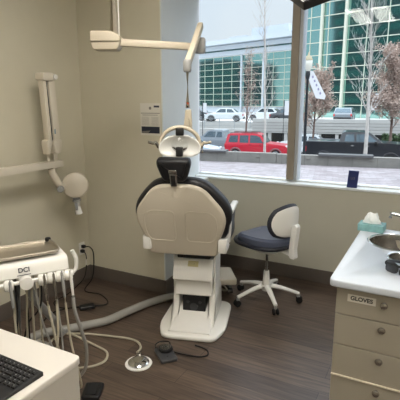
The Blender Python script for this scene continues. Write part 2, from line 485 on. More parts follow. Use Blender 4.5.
slab(bm, rpoly([(-.072, -.055), (.07, -.055), (.088, -.010), (-.085, -.010)], [.018, .018, .004, .004]), .12, c+V((0, .06, 0)), (1, 0, 0), (0, 0, 1), .006)
obj('junction_box', bm, M_CREAM, OL, True)
bm = B()
a, b = OLp(-.47, 2.74, 1.945), OLp(-.03, 2.82, 1.93)
def beam(bm, a, b, w, h, bev=.006, up=V((0, 0, 1))):
    d = (b-a); L = d.length; d.normalize(); s = d.cross(up).normalized(); u = s.cross(d).normalized()
    M = Matrix(((d.x, s.x, u.x, (a.x+b.x)/2), (d.y, s.y, u.y, (a.y+b.y)/2), (d.z, s.z, u.z, (a.z+b.z)/2), (0, 0, 0, 1)))
    box(bm, (0, 0, 0), (L, w, h), bev, 2, M)
beam(bm, a, b, .04, .042)
obj('horizontal_arm', bm, M_CREAM, OL, True)
bm = B(); lathe(bm, [(0, -.04), (.03, -.04), (.034, -.03), (.034, .04), (.028, .05), (0, .05)], 20, OLp(.0, 2.84, 1.935)); obj('arm_knuckle', bm, M_GREYP, OL, True)
bm = B(); beam(bm, OLp(-.064, 2.47, 1.81), OLp(.004, 2.86, 2.06), .034, .042, .008)
sa = obj('spring_arm', bm, M_CREAM, OL, True)
bm = B(); lathe(bm, [(0, -.03), (.018, -.03), (.022, -.02), (.022, .025), (.016, .035), (0, .035)], 20, OLp(-.067, 2.46, 1.79)); obj('arm_end_cap', bm, M_GREYP, sa, True)
rx, ry = -.067, 2.47
bm = B(); cyl(bm, OLp(rx, ry, 1.80), OLp(rx, ry, 1.575), .0115, 16); rod = obj('drop_rod', bm, M_CREAM, OL, True)
bm = B(); cyl(bm, OLp(rx, ry, 1.594), OLp(rx, ry, 1.603), .0135, 16); obj('orange_ring', bm, M_ORANGE, rod, True)
bm = B(); cyl(bm, OLp(rx, ry, 1.574), OLp(rx, ry, 1.585), .0135, 16); obj('black_ring', bm, M_BLACK, rod, True)
bm = B()
slab(bm, rpoly([(-.023, -.07), (.026, -.09), (.02, .03), (-.012, .03)], .006), .036, OLp(rx, ry+.018, 1.535), (1, 0, 0), (0, 0, 1), .006)
obj('yoke_stem', bm, M_CREAM, OL, True)
LX, LD, LZ = -.108, 2.40, 1.385
arc = [OLp(LX + .105*math.cos(t), LD + .01, LZ - .0 + .088*math.sin(t)) for t in [PI*i/12 for i in range(13)]]
arc = [OLp(LX-.10, LD, LZ-.02)] + arc[::-1][0:] + [OLp(LX+.10, LD, LZ-.02)]
bm = B(); tube(bm, arc, .011, 10, 3); obj('yoke', bm, M_CREAM, OL, True)
bm = B(); b2(bm, OLp(LX-.022, LD-.02, LZ+.045), OLp(LX+.022, LD+.03, LZ+.085), .005); obj('lamp_socket', bm, M_BLACK, OL, True)
# reflector: curved eye-shaped bowl
bm = B(); nu, nv = 24, 8
grid = []
for i in range(nu+1):
    u = -1 + 2*i/nu; row = []
    for j in range(nv+1):
        v = -1 + 2*j/nv
        hh = .055*math.sqrt(max(0, 1-abs(u)**2.4)) + .006
        z = LZ - .01 + v*hh - .012*(u*u)
        y = LD + .045*(1 - u*u)*(1 - .6*v*v) - .03
        row.append(bm.verts.new(OLp(LX + u*.112, y, z)))
    grid.append(row)
for i in range(nu):
    for j in range(nv): bm.faces.new((grid[i][j], grid[i+1][j], grid[i+1][j+1], grid[i][j+1]))
rf = obj('reflector', bm, M_LENS, OL, True)
sm = rf.modifiers.new('thickness', 'SOLIDIFY'); sm.thickness = .004
bm = B(); lathe(bm, [(.0, .022), (.028, .016), (.044, .0), (.045, -.004), (.042, -.003), (.026, .012), (0, .018)], 28, OLp(LX, LD-.03, LZ-.005), (0, -1, -.35))
obj('clear_shield', bm, M_SHIELD, OL, True)
bm = B(); b2(bm, OLp(LX-.02, LD-.06, LZ-.062), OLp(LX+.018, LD-.025, LZ-.012), .006); obj('bulb_holder', bm, M_BLACK, OL, True)
for s in (-1, 1):
    bm = B()
    tube(bm, [OLp(LX+s*.10, LD, LZ-.022), OLp(LX+s*.115, LD-.01, LZ-.012), OLp(LX+s*.128, LD-.02, LZ+.008), OLp(LX+s*.14, LD-.03, LZ+.006), OLp(LX+s*.165, LD-.045, LZ+.014)], [.009, .01, .009, .008, .007], 12, 5)
    if s > 0: tube(bm, [OLp(LX+.118, LD, LZ-.015), OLp(LX+.122, LD-.01, LZ-.045)], .008, 12, 0)
    obj('handle', bm, M_STEEL if s < 0 else M_CREAM, OL, True)

# ------------------------------------------------------------------ notice on the pier
NT = thing('notice', 'white paper notice with dark band at its foot, taped to the beige wall pier', 'notice', (-2.043, YP, 1.47))
bm = B(); b2(bm, (-.096, -.002, -.125), (.096, 0, .128)); obj('sheet', bm, M_PAPER, NT)
bm = B(); b2(bm, (-.087, -.003, -.108), (.087, -.0021, -.055)); obj('dark_band', bm, M_INK, NT)
bm = B(); slab(bm, [(-.087, .0), (-.02, .0), (.0, .02), (-.087, .012)], .0006, (0, -.0031, -.106), (1, 0, 0), (0, 0, 1)); obj('band_wave', bm, M_INKG, NT)
bm = B()
b2(bm, (-.09, -.0028, .048), (.09, -.0021, .053)); b2(bm, (-.075, -.0028, .034), (.07, -.0021, .038))
for r in range(8):
    z = .02 - r*.0088
    b2(bm, (-.082, -.0026, z-.0016), (-.012, -.0021, z)); b2(bm, (.012, -.0026, z-.0016), (.078, -.0021, z))
obj('print_lines', bm, M_INKG, NT)
bm = B(); b2(bm, (.035, -.003, .095), (.086, -.0021, .110)); obj('corner_logo', bm, M_INK, NT)
bm = B(); cyl(bm, (0, -.003, .09), (0, -.0021, .09), .012, 16); obj('seal', bm, M_INKG, NT)

# ------------------------------------------------------------------ operator stool
ST = thing('operator_stool', 'slate blue saddle stool with wrap backrest on five white castored legs under the window', 'stool', W(.545, 3.44), YAW+rad(42))
# local: +y = facing direction
bm = B()
for i in range(5):
    a = 2*PI*i/5 + rad(20)
    d = V((math.cos(a), math.sin(a), 0))
    tube(bm, [d*.02+V((0, 0, .135)), d*.12+V((0, 0, .118)), d*.27+V((0, 0, .078))], [.026, .022, .016], 10, 4, ell=.8)
lathe(bm, [(0, .09), (.034, .09), (.036, .12), (.03, .16), (.024, .24), (.022, .26), (0, .26)], 20)
obj('star_base', bm, M_WHITE, ST, True)
for i in range(5):
    a = 2*PI*i/5 + rad(20); d = V((math.cos(a), math.sin(a), 0)); t = V((-d.y, d.x, 0)); c = d*.265
    bm = B(); box(bm, (0, 0, 0), (.03, .02, .03), .008, 2, Matrix.Translation(c+V((0, 0, .06))) @ Matrix.Rotation(a, 4, 'Z')); cs = obj('caster', bm, M_GREYP, ST, True)
    for s in (-1, 1):
        bm = B(); lathe(bm, [(0, -.007), (.023, -.007), (.026, -.004), (.026, .004), (.023, .007), (0, .007)], 20, c+d*.008+t*s*.015+V((0, 0, .0262)), t)
        obj('wheel', bm, M_BLKRUB, cs, True)
bm = B(); cyl(bm, (0, 0, .25), (0, 0, .44), .014, 16); obj('gas_lift', bm, M_CHROME, ST, True)
bm = B()
rings = []
for z, sx, sy in ((.425, .06, .07), (.44, .10, .12), (.475, .175, .18), (.492, .20, .20)):
    rings.append([V((p[0]*sx/.5, p[1]*sy/.5, z)) for p in rpoly([(-.5, -.5), (.5, -.5), (.5, .5), (-.5, .5)], .3, 5)])
loft(bm, rings); obj('seat_pan', bm, M_WHITE, ST, True)
bm = B(); n = 30; prof = [(0, .0), (.75, 0), (.95, .012), (1, .03), (.985, .055), (.9, .07), (.6, .074), (0, .072)]
rs = []
for k, (f, z) in enumerate(prof):
    ring = []
    for q in range(n):
        a = 2*PI*q/n; e = 2.6
        ca, sa_ = math.cos(a), math.sin(a)
        rr = 1/((abs(ca)**e+abs(sa_)**e)**(1/e))
        x, y = ca*rr*.205*f, sa_*rr*.205*f
        zz = z + .03*max(0, (abs(x)/.2))**2*(z/.07) + .018*(max(0, -y)/.2)**2*(z/.07)
        ring.append(V((x*1.05, y*1.08+.01, .492+zz)))
    rs.append(ring)
rs[0] = [V((p.x, p.y, .492)) for p in [v*1 for v in rs[0]]]
rr_ = [[bm.verts.new(p) for p in r] for r in rs[1:-1]]
for a, b in zip(rr_, rr_[1:]):
    for q in range(n): bm.faces.new((a[q], a[(q+1) % n], b[(q+1) % n], b[q]))
bm.faces.new(rr_[0][::-1]); bm.faces.new(rr_[-1])
obj('seat', bm, M_SLATE, ST, True)
bm = B(); tube(bm, [V((math.cos(a)*.220/((abs(math.cos(a))**2.6+abs(math.sin(a))**2.6)**(1/2.6)), math.sin(a)*.230/((abs(math.cos(a))**2.6+abs(math.sin(a))**2.6)**(1/2.6))+.02, .514)) for a in [2*PI*i/30 for i in range(31)]], .017, 8, 0)
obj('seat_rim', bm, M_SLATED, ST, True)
# back support post (behind, local -y)
bm = B()
beam(bm, V((0, -.12, .475)), V((.0, -.26, .455)), .05, .022, .006, V((0, 0, 1)))
slab(bm, rpoly([(-.285, .43), (-.235, .43), (-.225, .49), (-.245, .69), (-.275, .71), (-.295, .69), (-.275, .50)], .02), .055, (-.0275, 0, 0), (0, 1, 0), (0, 0, 1), .01)
obj('back_post', bm, M_WHITE, ST, True)
# curved backrest pad + rear shell
def curved(bm, w, h, thick, y0, zc, curve, nx=16, nz=10, e=2.8):
    fr, bk = [], []
    for i in range(nx+1):
        u = -1+2*i/nx; a, b = [], []
        for j in range(nz+1):
            v = -1+2*j/nz
            # squircle mapping
            U, Vv = u*math.sqrt(1-v*v*.42), v*math.sqrt(1-u*u*.42)
            x = U*w/2; z = zc+Vv*h/2; y = y0 + curve*(U*U)
            a.append(bm.verts.new((x, y+thick/2*(1-max(abs(u), abs(v))**8), z))); b.append(bm.verts.new((x, y-thick/2*(1-max(abs(u), abs(v))**8), z)))
        fr.append(a); bk.append(b)
    for i in range(nx):
        for j in range(nz):
            bm.faces.new((fr[i][j], fr[i+1][j], fr[i+1][j+1], fr[i][j+1])); bm.faces.new((bk[i][j], bk[i][j+1], bk[i+1][j+1], bk[i+1][j]))
    bmesh.ops.remove_doubles(bm, verts=bm.verts, dist=.0005)
    return bm
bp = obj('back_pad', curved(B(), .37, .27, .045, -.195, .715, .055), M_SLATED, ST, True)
obj('back_shell', curved(B(), .335, .235, .02, -.222, .715, .055), M_WHITE, ST, True)

# ------------------------------------------------------------------ floor junction box
JB = thing('utility_box', 'beige low floor utility box between the dental chair base and the stool', 'utility box', W(.185, 3.49), YAW+rad(3))
bm = B(); slab(bm, rpoly([(-.14, 0), (.125, 0), (.105, .29), (-.14, .29)], .02), .055, (0, 0, .105), (1, 0, 0), (0, 1, 0), .01); obj('cover', bm, M_BEIGE, JB, True)
bm = B(); b2(bm, (-.13, .05, 0), (-.09, .28, .108)); b2(bm, (.07, .1, 0), (.095, .28, .108)); b2(bm, (-.13, .25, 0), (.095, .28, .108)); obj('housing', bm, M_GREYP, JB)
bm = B()
for k in range(3): tube(bm, [(-.02+.02*k, .22, .05), (.0+.02*k, .1, .085-.02*k), (.05, .05, .05), (.02+.02*k, .1, .015), (-.04, .2, .015)], .005, 6, 5)
obj('cable_bundle', bm, M_HOSE2, JB, True)
bm = B(); lathe(bm, [(0, -.02), (.022, -.02), (.022, .02), (0, .02)], 16, (.075, .05, .035), (1, 0, 0)); obj('valve_knob', bm, M_BLACK, JB, True)

# ------------------------------------------------------------------ X-ray unit on the left wall
XU = thing('xray_unit', 'cream wall mounted dental X-ray unit with folding arm and round tube head', 'x-ray unit', (XL, 1.35, 1.15))
bx, by, bz = XL, 1.35, 1.15
def XP(x, y, z): return V((x-bx, y-by, z-bz))
bm = B(); b2(bm, XP(XL+.001, 1.2, 1.0), XP(XL+.05, 1.5, 1.5), .01); b2(bm, XP(XL+.045, 1.27, 1.08), XP(XL+.25, 1.36, 1.22), .012); obj('wall_bracket', bm, M_BEIGE, XU, True)
bm = B(); slab(bm, rpoly([(1.30, 1.124), (2.51, 1.124), (2.51, 1.172), (1.30, 1.182)], .003), .06, (-2.58-bx, -by, -bz), (0, 1, 0), (0, 0, 1), .002); obj('extension_arm', bm, M_BEIGE, XU, True)
bm = B()
beam(bm, XP(-2.55, 2.402, 1.30), XP(-2.55, 2.380, 1.78), .05, .030, .003, V((0, 1, 0)))
obj('lower_scissor_arm', bm, M_BEIGE, XU, True)
bm = B()
beam(bm, XP(-2.55, 2.470, 1.29), XP(-2.55, 2.445, 1.80), .055, .058, .004, V((0, 1, 0)))
us = obj('upper_scissor_arm', bm, M_BEIGE, XU, True)
bm = B(); b2(bm, XP(-2.524, 2.44, 1.375), XP(-2.5205, 2.452, 1.41)); obj('arm_sticker', bm, mat('blue_sticker', srgb(120, 140, 150), .5), us)
bm = B(); beam(bm, XP(-2.556, 2.428, 1.30), XP(-2.556, 2.405, 1.77), .03, .034, .002, V((0, 1, 0))); obj('arm_gap_shade', bm, M_DGREY, XU)  # dark bar painting the shaded gap between the two arms
bm = B(); slab(bm, rpoly([(2.358, 1.755), (2.462, 1.755), (2.472, 1.80), (2.45, 1.818), (2.358, 1.812)], .018), .085, (-2.595-bx, -by, -bz), (0, 1, 0), (0, 0, 1), .01); obj('top_joint_cover', bm, M_BEIGE, XU, True)
bm = B(); lathe(bm, [(0, 0), (.018, 0), (.02, -.006), (.02, -.02), (0, -.02)], 18, XP(-2.50, 2.47, 1.785), (1, 0, 0)); obj('joint_cap', bm, M_WHITE, XU, True)
for yy, w in ((2.385, .05), (2.47, .085)):
    bm = B(); slab(bm, rpoly([(yy-w/2, 1.30), (yy-w/2+.012, 1.225), (yy+w/2-.02, 1.225), (yy+w/2, 1.30), (yy+w/2-.005, 1.335), (yy-w/2+.005, 1.335)], .02), .07, (-2.588-bx, -by, -bz), (0, 1, 0), (0, 0, 1), .012)
    obj('elbow_cover', bm, M_BEIGE, XU, True)
bm = B(); cyl(bm, XP(-2.55, 2.46, 1.11), XP(-2.55, 2.46, 1.24), .02, 16); cyl(bm, XP(-2.55, 2.39, 1.16), XP(-2.55, 2.39, 1.24), .012, 12)
obj('elbow_pivot', bm, M_BEIGE, XU, True)
bm = B(); tube(bm, [XP(-2.55, 2.41, 1.13), XP(-2.55, 2.42, 1.08), XP(-2.54, 2.46, 1.0), XP(-2.53, 2.50, .955)], [.026, .028, .028, .026], 14, 5); obj('neck', bm, M_BEIGE, XU, True)
bm = B(); lathe(bm, [(0, 0), (.022, 0), (.026, .01), (.026, .035), (.02, .04), (0, .04)], 18, XP(-2.53, 2.475, .955), (.6, -.8, 0)); obj('neck_knob', bm, M_GREYP, XU, True)
HC_ = XP(-2.50, 2.60, .965); hax = V((.62, -.78, .05))
bm = B(); lathe(bm, [(0, -.085), (.06, -.085), (.088, -.07), (.10, -.03), (.102, .01), (.098, .022), (.088, .028), (0, .032)], 32, HC_, hax); hd = obj('tube_head', bm, M_BEIGE, XU, True)
bm = B(); cyl(bm, HC_+V((0, 0, -.095)), HC_+V((0, .004, -.125)), .036, 20); obj('cone_collar', bm, M_GREYP, hd, True)
bm = B(); cyl(bm, HC_+V((0, .004, -.12)), HC_+V((.004, .015, -.235)), .03, 20); cn = obj('cone', bm, M_WHITE, XU, True)
bm = B(); box(bm, (0, 0, 0), (.02, .004, .06), .001, 1, Matrix.Translation(HC_+V((.018, -.020, -.17))) @ Matrix.Rotation(rad(36), 4, 'Z')); obj('cone_sticker', bm, M_GREYP, cn)

# ------------------------------------------------------------------ wall outlet with plugs
OT = thing('wall_outlet', 'white wall socket low on the left wall with two black plugs in it', 'socket', (XL, 2.90, .31), rad(90))
bm = B(); b2(bm, (-.036, -.006, -.058), (.036, 0, .058), .003); obj('cover_plate', bm, M_WHITE, OT)
CORD = []
def cord(name, label, cat, pts, r, m, k=6, plug=None, group=None):
    t = thing(name, label, cat, pts[-1] if plug is None else pts[-1], 0, group)
    o = V(t.location)
    bm = B(); tube(bm, [V(p)-o for p in pts], r, 8, k); obj('cable', bm, m, t, True)
    if plug:
        bm = B(); box(bm, (0, 0, 0), plug[1], .005, 2, Matrix.Translation(V(plug[0])-o)); obj('plug', bm, M_BLACK, t, True)
    return t
z0 = .006
PB = V((-2.33, 2.47, 0))
cord('power_cable', 'black power cord hanging from the upper plug of the wall socket, looping on the floor', 'cord',
     [(XL+.04, 2.90, .332), (XL+.085, 2.915, .33), (XL+.10, 2.94, .27), (XL+.09, 2.945, .12), (XL+.10, 2.90, .03), (XL+.18, 2.72, z0), (XL+.36, 2.72, z0), (XL+.52, 2.6, z0), (XL+.35, 2.45, z0), (XL+.25, 2.30, z0), (XL+.30, 2.12, z0)], .005, M_BLKRUB, plug=((XL+.024, 2.90, .332), (.036, .028, .028)))
ac = cord('power_cable', 'black cord with paper tag running from the lower socket plug to the floor adapter', 'cord',
     [(XL+.04, 2.88, .29), (XL+.07, 2.875, .27), (XL+.08, 2.865, .18), (XL+.06, 2.85, .06), (XL+.06, 2.75, .012), (XL+.10, 2.6, z0), (XL+.12, 2.42, z0), (XL+.25, 2.38, z0), (PB.x-.055, PB.y-.03, .014)], .004, M_BLKRUB, plug=((XL+.024, 2.885, .292), (.036, .028, .028)))
bm = B(); box(bm, V((XL+.084, 2.860, .205))-V(ac.location), (.003, .02, .05)); obj('paper_tag', bm, M_PAPER, ac)
PA = thing('power_adapter', 'black power adapter brick lying on the floor near the left wall', 'power adapter', PB, rad(50))
bm = B(); b2(bm, (-.06, -.032, 0), (.06, .032, .034), .01, 3); obj('case', bm, M_BLACK, PA, True)
bm = B(); cyl(bm, (.058, 0, .016), (.082, 0, .015), .006, 10); obj('strain_relief', bm, M_BLKRUB, PA, True)

# ------------------------------------------------------------------ delivery unit (left)
DU = thing('delivery_unit', 'white instrument delivery cart with steel tray and hanging handpieces at the left edge', 'delivery unit', W(-.915, 2.08), YAW+rad(31))
# local x = long axis (to the right & away), y = away-left, z up.
bm = B(); slab(bm, rpoly([(-.2, -.15), (.2, -.15), (.2, .15), (-.2, .15)], .06), .05, (0, .06, 0.045), (1, 0, 0), (0, 1, 0), .015); obj('cart_base', bm, M_GREYP, DU, True)
for sx in (-1, 1):
    for sy in (-1, 1):
        bm = B(); lathe(bm, [(0, -.012), (.02, -.012), (.023, -.008), (.023, .008), (.02, .012), (0, .012)], 16, (sx*.16, .06+sy*.11, .0235), (0, 1, 0)); obj('caster', bm, M_BLKRUB, DU, True)
bm = B(); cyl(bm, (0, .03, .09), (0, .03, .80), .026, 20); obj('post', bm, M_GREYP, DU, True)
bm = B(); slab(bm, rpoly([(-.14, .795), (-.125, .866), (.13, .866), (.13, .83), (-.02, .795)], [.012, .03, .02, .02, .03]), .52, (-.29, 0, 0), (0, 1, 0), (0, 0, 1), .008); bd = obj('control_head', bm, M_WHITE, DU, True)
text('head_lettering', 'DCI', .031, M_INK, bd, (.02, -.1360, .832), (rad(90-12), 0, 0), .0006, .0006)
bm = B(); b2(bm, (-.012, -.1395, .808), (.05, -.1365, .8105)); obj('lettering_underline', bm, M_INK, bd)
bm = B()
tp = rpoly([(-.25, -.105), (.195, -.105), (.205, .0), (.19, .10), (-.25, .10)], [.03, .03, .05, .03, .03], 4)
slab(bm, tp, .004, (0, 0, .882), (1, 0, 0), (0, 1, 0), .001)
pts = [V((p[0], p[1], +.010+.882)) for p in tp]; tube(bm, pts+[pts[0]], .006, 8, 0)
tube(bm, [V((p[0]*.985, p[1]*.97, .885)) for p in tp]+[V((tp[0][0]*.985, tp[0][1]*.97, .885))], .005, 6, 0)
tr = obj('tray', bm, M_TRAY, DU, True)
bm = B(); cyl(bm, (0, 0, .86), (0, 0, .883), .05, 20); obj('tray_support', bm, M_WHITE, DU, True)
for sx in (-.245, .185):
    bm = B(); lathe(bm, [(0, -.008), (.014, -.008), (.016, 0), (.014, .01), (0, .012)], 14, (sx, .095, .894)); obj('tray_knob', bm, M_BLACK if sx > 0 else M_WHITE, DU, True)
bm = B()
hb = -.15
tube(bm, [(-.27, hb, .782), (.20, hb, .777), (.235, hb, .780), (.258, hb, .80), (.262, hb, .85), (.245, hb, .895)], [.0095, .0095, .0095, .010, .0105, .010], 12, 5)
obj('holder_bar', bm, M_WHITE, DU, True)
bm = B(); b2(bm, (-.01, hb+.01, .765), (.05, -.05, .81), .008); obj('bar_bracket', bm, M_WHITE, DU, True)
HX = [-.125, -.055, .095, .138, .178, .218]
hosepts = []
for i, x in enumerate(HX):
    bm = B(); lathe(bm, [(0, -.02), (.020, -.02), (.027, -.014), (.027, .014), (.020, .02), (0, .02)], 20, (x, hb-.012, .778), (1, -.25, 0))
    h = obj('instrument_holder', bm, M_WHITE, DU, True)
    bm = B()
    s = .35 if i % 2 else .1
    tube(bm, [(x+.004, hb-.034, .812), (x+.004, hb-.036, .78), (x+.006, hb-.04, .735), (x+.008, hb-.042, .68)], [.005, .0075, .008, .006], 12, 4)
    obj('handpiece', bm, M_STEEL if i in (2, 3) else (M_GREYP if i != 5 else M_WHITE), DU, True)
bm = B(); lathe(bm, [(0, -.022), (.026, -.022), (.030, -.014), (.030, .02), (0, .024)], 20, (.02, hb-.02, .782), (0, -1, 0)); obj('bar_hub', bm, M_WHITE, DU, True)
# looping tubing from each handpiece back to the head's underside or the floor
def DUl(l, d, z):
    w = W(l, d, z) - W(-.915, 2.08); a = -(YAW+rad(31)); return V((w.x*math.cos(a)-w.y*math.sin(a), w.x*math.sin(a)+w.y*math.cos(a), z))
tub = [
    ([(HX[0]+.008, hb-.042, .68), (HX[0]-.005, hb-.05, .45), (HX[0]-.0, hb-.02, .25), (HX[0]+.06, -.02, .16), (HX[0]+.1, .05, .3), (HX[0]+.12, .05, .80)], .0055, M_HOSE),
    ([(HX[1]+.008, hb-.042, .68), (HX[1]+.01, hb-.05, .45), (HX[1]+.01, hb-.05, .25), (HX[1]+.04, -.08, .14), (HX[1]+.06, .0, .3), (-.03, .03, .80)], .0055, M_HOSE2),
    ([(HX[2]+.008, hb-.042, .68), (HX[2]+.03, hb-.06, .48), (HX[2]+.05, hb-.05, .34), (HX[2]+.0, hb+.0, .22), (HX[2]-.04, -.06, .33), (HX[2]-.03, -.04, .80)], .006, M_HOSE2),
    ([(HX[3]+.008, hb-.042, .68), (HX[3]+.0, hb-.06, .50), (HX[3]-.03, hb-.06, .38), (HX[3]-.1, hb-.02, .26), (HX[3]-.12, -.06, .35), (HX[3]-.09, -.03, .80)], .006, M_HOSE2),
    ([(HX[4]+.008, hb-.042, .68), (HX[4]+.02, hb-.05, .45), (HX[4]+.045, hb-.06, .28), (HX[4]+.06, hb-.02, .15), (HX[4]-.02, -.06, .16), (HX[4]-.08, -.02, .4), (HX[4]-.06, -.0, .80)], .0055, M_HOSE2),
    ([(HX[5]+.008, hb-.042, .68), (HX[5]+.01, hb-.05, .60), (HX[5]+.045, hb-.03, .46), (HX[5]+.07, hb-.0, .34), (HX[5]+.06, hb+.04, .20), (HX[5]-.02, -.02, .09), (.14, .06, .085)], [.009, .009, .0085], M_HOSE),
    ([(.06, hb+.03, .80), (.075, hb+.0, .6), (.10, hb, .48), (.13, hb, .38), (.17, hb+.04, .30), (.2, -.0, .4), (.18, .04, .80)], .005, M_HOSE),
    ([(-.02, hb+.03, .80), (-.03, hb, .6), (-.05, hb, .42), (-.0, hb, .3), (.03, -.06, .45), (.04, -.02, .80)], .004, M_BLKRUB),
    ([(.12, .02, .80), (.1, -.04, .6), (.03, -.03, .5), (.0, .0, .3), (.05, .06, .1)], .0045, M_BLKRUB),
    ([(-.15, .02, .80), (-.16, -.04, .6), (-.12, -.05, .4), (-.1, .0, .25), (-.05, .05, .1)], .0045, M_BLKRUB),
]
for p, r, m in tub:
    bm = B(); tube(bm, p, r, 8, 7); obj('tubing', bm, m, DU, True)
bm = B(); tube(bm, [(.03, .03, .80), DUl(-.86, 2.12, .64), DUl(-.86, 2.30, .46), DUl(-.87, 2.5, .27), DUl(-.93, 2.70, .10), DUl(-.955, 2.85, .035)], .021, 14, 7); obj('umbilical_hose', bm, M_GREYP, DU, True)

# floor hoses
def floor_thing(name, label, cat, pts, r, m, n=10):
    o = V(pts[0]); t = B(); tube(t, [V(p)-o for p in pts], r, n, 8)
    ob = obj(name, t, m, None, True, loc=o); return tag(ob, label, cat)
floor_thing('utility_hose', 'thick grey umbilical hose snaking over the floor from the delivery cart to the dental chair', 'hose',
    [(-2.33, 1.78, .032), (-2.30, 1.98, .032), (-2.20, 2.10, .032), (-2.10, 2.23, .032), (-2.02, 2.35, .032), (-1.97, 2.56, .032), (-1.91, 2.76, .032), (-1.80, 2.93, .034), (-1.60, 2.98, .04)], .03, M_HOSE, 14)
floor_thing('vacuum_hose', 'short thick grey hose curving over the floor behind the white desk', 'hose',
    [(-2.36, 1.72, .03), (-2.24, 1.86, .03), (-2.1, 1.86, .03), (-1.98, 1.72, .03), (-1.88, 1.5, .03)], .027, M_HOSE, 14)
# foot pedal disc
FP = thing('foot_control', 'round chrome foot control disc on a white ring plate on the floor', 'foot pedal', (-1.518, 2.035, 0))
bm = B(); lathe(bm, [(0, 0), (.082, 0), (.085, .004), (.082, .009), (0, .009)], 36); obj('base_ring', bm, M_WHITE, FP, True)
bm = B(); lathe(bm, [(0, .034), (.03, .033), (.052, .027), (.066, .016), (.067, .009), (0, .009)], 36); obj('domed_disc', bm, M_CHROME, FP, True)
bm = B(); box(bm, (0, 0, 0), (.03, .02, .022), .004, 2, Matrix.Translation((-.04, .058, .02)) @ Matrix.Rotation(rad(30), 4, 'Z')); cyl(bm, (-.045, .065, .02), (-.05, .08, .03), .005, 8); obj('connector', bm, M_STEEL, FP, True)
floor_thing('foot_control_tube', 'thin beige tube curving over the floor to the round chrome foot control', 'hose',
    [(-2.17, 1.86, .01), (-2.2, 2.05, .01), (-2.08, 2.14, .01), (-1.91, 2.2, .009), (-1.75, 2.24, .009), (-1.66, 2.23, .009), (-1.60, 2.17, .012), (-1.575, 2.10, .03), (-1.57, 2.115, .03)][:-1], .008, M_HOSE2)
floor_thing('loop_tube', 'thin beige tube lying in a wide loop on the floor beside the white desk', 'hose',
    [(-2.28, 1.9, .008), (-2.3, 2.12, .008), (-2.12, 2.1, .008), (-1.92, 2.07, .008), (-1.78, 2.04, .008), (-1.72, 1.96, .008), (-1.74, 1.88, .008), (-1.80, 1.82, .008), (-1.90, 1.72, .008)], .008, M_HOSE2)
# black foot controller
FC = thing('foot_switch', 'black rectangular foot switch with round silver dial and cord, by the chair base', 'foot switch', (-1.415, 2.19, 0), rad(28+22))
bm = B(); slab(bm, rpoly([(-.055, -.085), (.055, -.085), (.055, .085), (-.055, .085)], .015), .022, (0, 0, 0), (1, 0, 0), (0, 1, 0), .006); obj('housing', bm, M_DGREY, FC, True)
bm = B(); lathe(bm, [(0, .022), (.046, .022), (.048, .03), (.044, .04), (.038, .042), (0, .042)], 28, (.012, .038, 0)); dl = obj('dial', bm, M_BLACK, FC, True)
bm = B()
for k in range(3): lathe(bm, [(.009+.01*k, .042), (.013+.01*k, .042), (.013+.01*k, .044), (.009+.01*k, .044)], 24, (.012, .038, 0))
obj('dial_rings', bm, M_STEEL, dl, True)
bm = B(); tube(bm, [(-.04, .09, .012), (-.035, .105, .035), (.0, .11, .045), (.055, .105, .035), (.06, .09, .012)], .004, 8, 5); obj('wire_guard', bm, M_BLACK, FC, True)
bm = B(); tube(bm, [(.055, .01, .012), (.085, -.01, .006), (.14, -.06, .006), (.20, -.10, .006), (.25, -.10, .006), (.27, -.05, .006), (.25, .0, .006), (.21, .02, .02)], .005, 8, 6); obj('cord', bm, M_BLKRUB, FC, True)
bm = B(); lathe(bm, [(0, .0), (.006, .0), (.006, .0235), (0, .0235)], 12, (-.0, -.04, 0)); obj('screw', bm, M_BLACK, FC)
# black pedal beside desk
DP = thing('desk_pedal', 'flat black pedal on the floor half hidden beside the white desk', 'foot pedal', (-1.575, 1.675, 0), rad(28))
bm = B(); slab(bm, rpoly([(-.05, -.07), (.05, -.07), (.055, .07), (-.055, .07)], .02), .028, (0, 0, 0), (1, 0, 0), (0, 1, 0), .009); obj('pedal_body', bm, M_BLACK, DP, True)
bm = B(); b2(bm, (-.03, -.05, .027), (.03, .05, .032), .003); obj('tread', bm, M_BLKRUB, DP)

# ------------------------------------------------------------------ desk and keyboard
DX, DY, DZ = -1.02, 1.04, .74
DK = thing('desk', 'white laminate desk with rounded corner in the lower left foreground', 'desk', (DX-.6, DY-.35, 0))
def DL(x, y): return (x-(DX-.6), y-(DY-.35))
bm = B(); x0, y0 = DL(DX-1.25, DY-.8); x1, y1 = DL(DX, DY)
slab(bm, rpoly([(x0, y0), (x1, y0), (x1, y1), (x0, y1)], [.02, .02, .022, .02]), .028, (0, 0, DZ-.028), (1, 0, 0), (0, 1, 0), .005); obj('desk_top', bm, M_DESK, DK, True)
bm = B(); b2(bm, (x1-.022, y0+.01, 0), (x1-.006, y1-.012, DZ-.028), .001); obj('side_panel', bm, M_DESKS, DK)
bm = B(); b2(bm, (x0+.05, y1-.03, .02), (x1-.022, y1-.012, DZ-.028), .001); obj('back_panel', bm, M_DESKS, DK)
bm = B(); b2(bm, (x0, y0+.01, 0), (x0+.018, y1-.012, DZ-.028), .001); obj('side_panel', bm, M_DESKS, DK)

KB = thing('keyboard', 'black computer keyboard on the white desk', 'keyboard', (-1.046, .893, DZ), rad(-1.5))
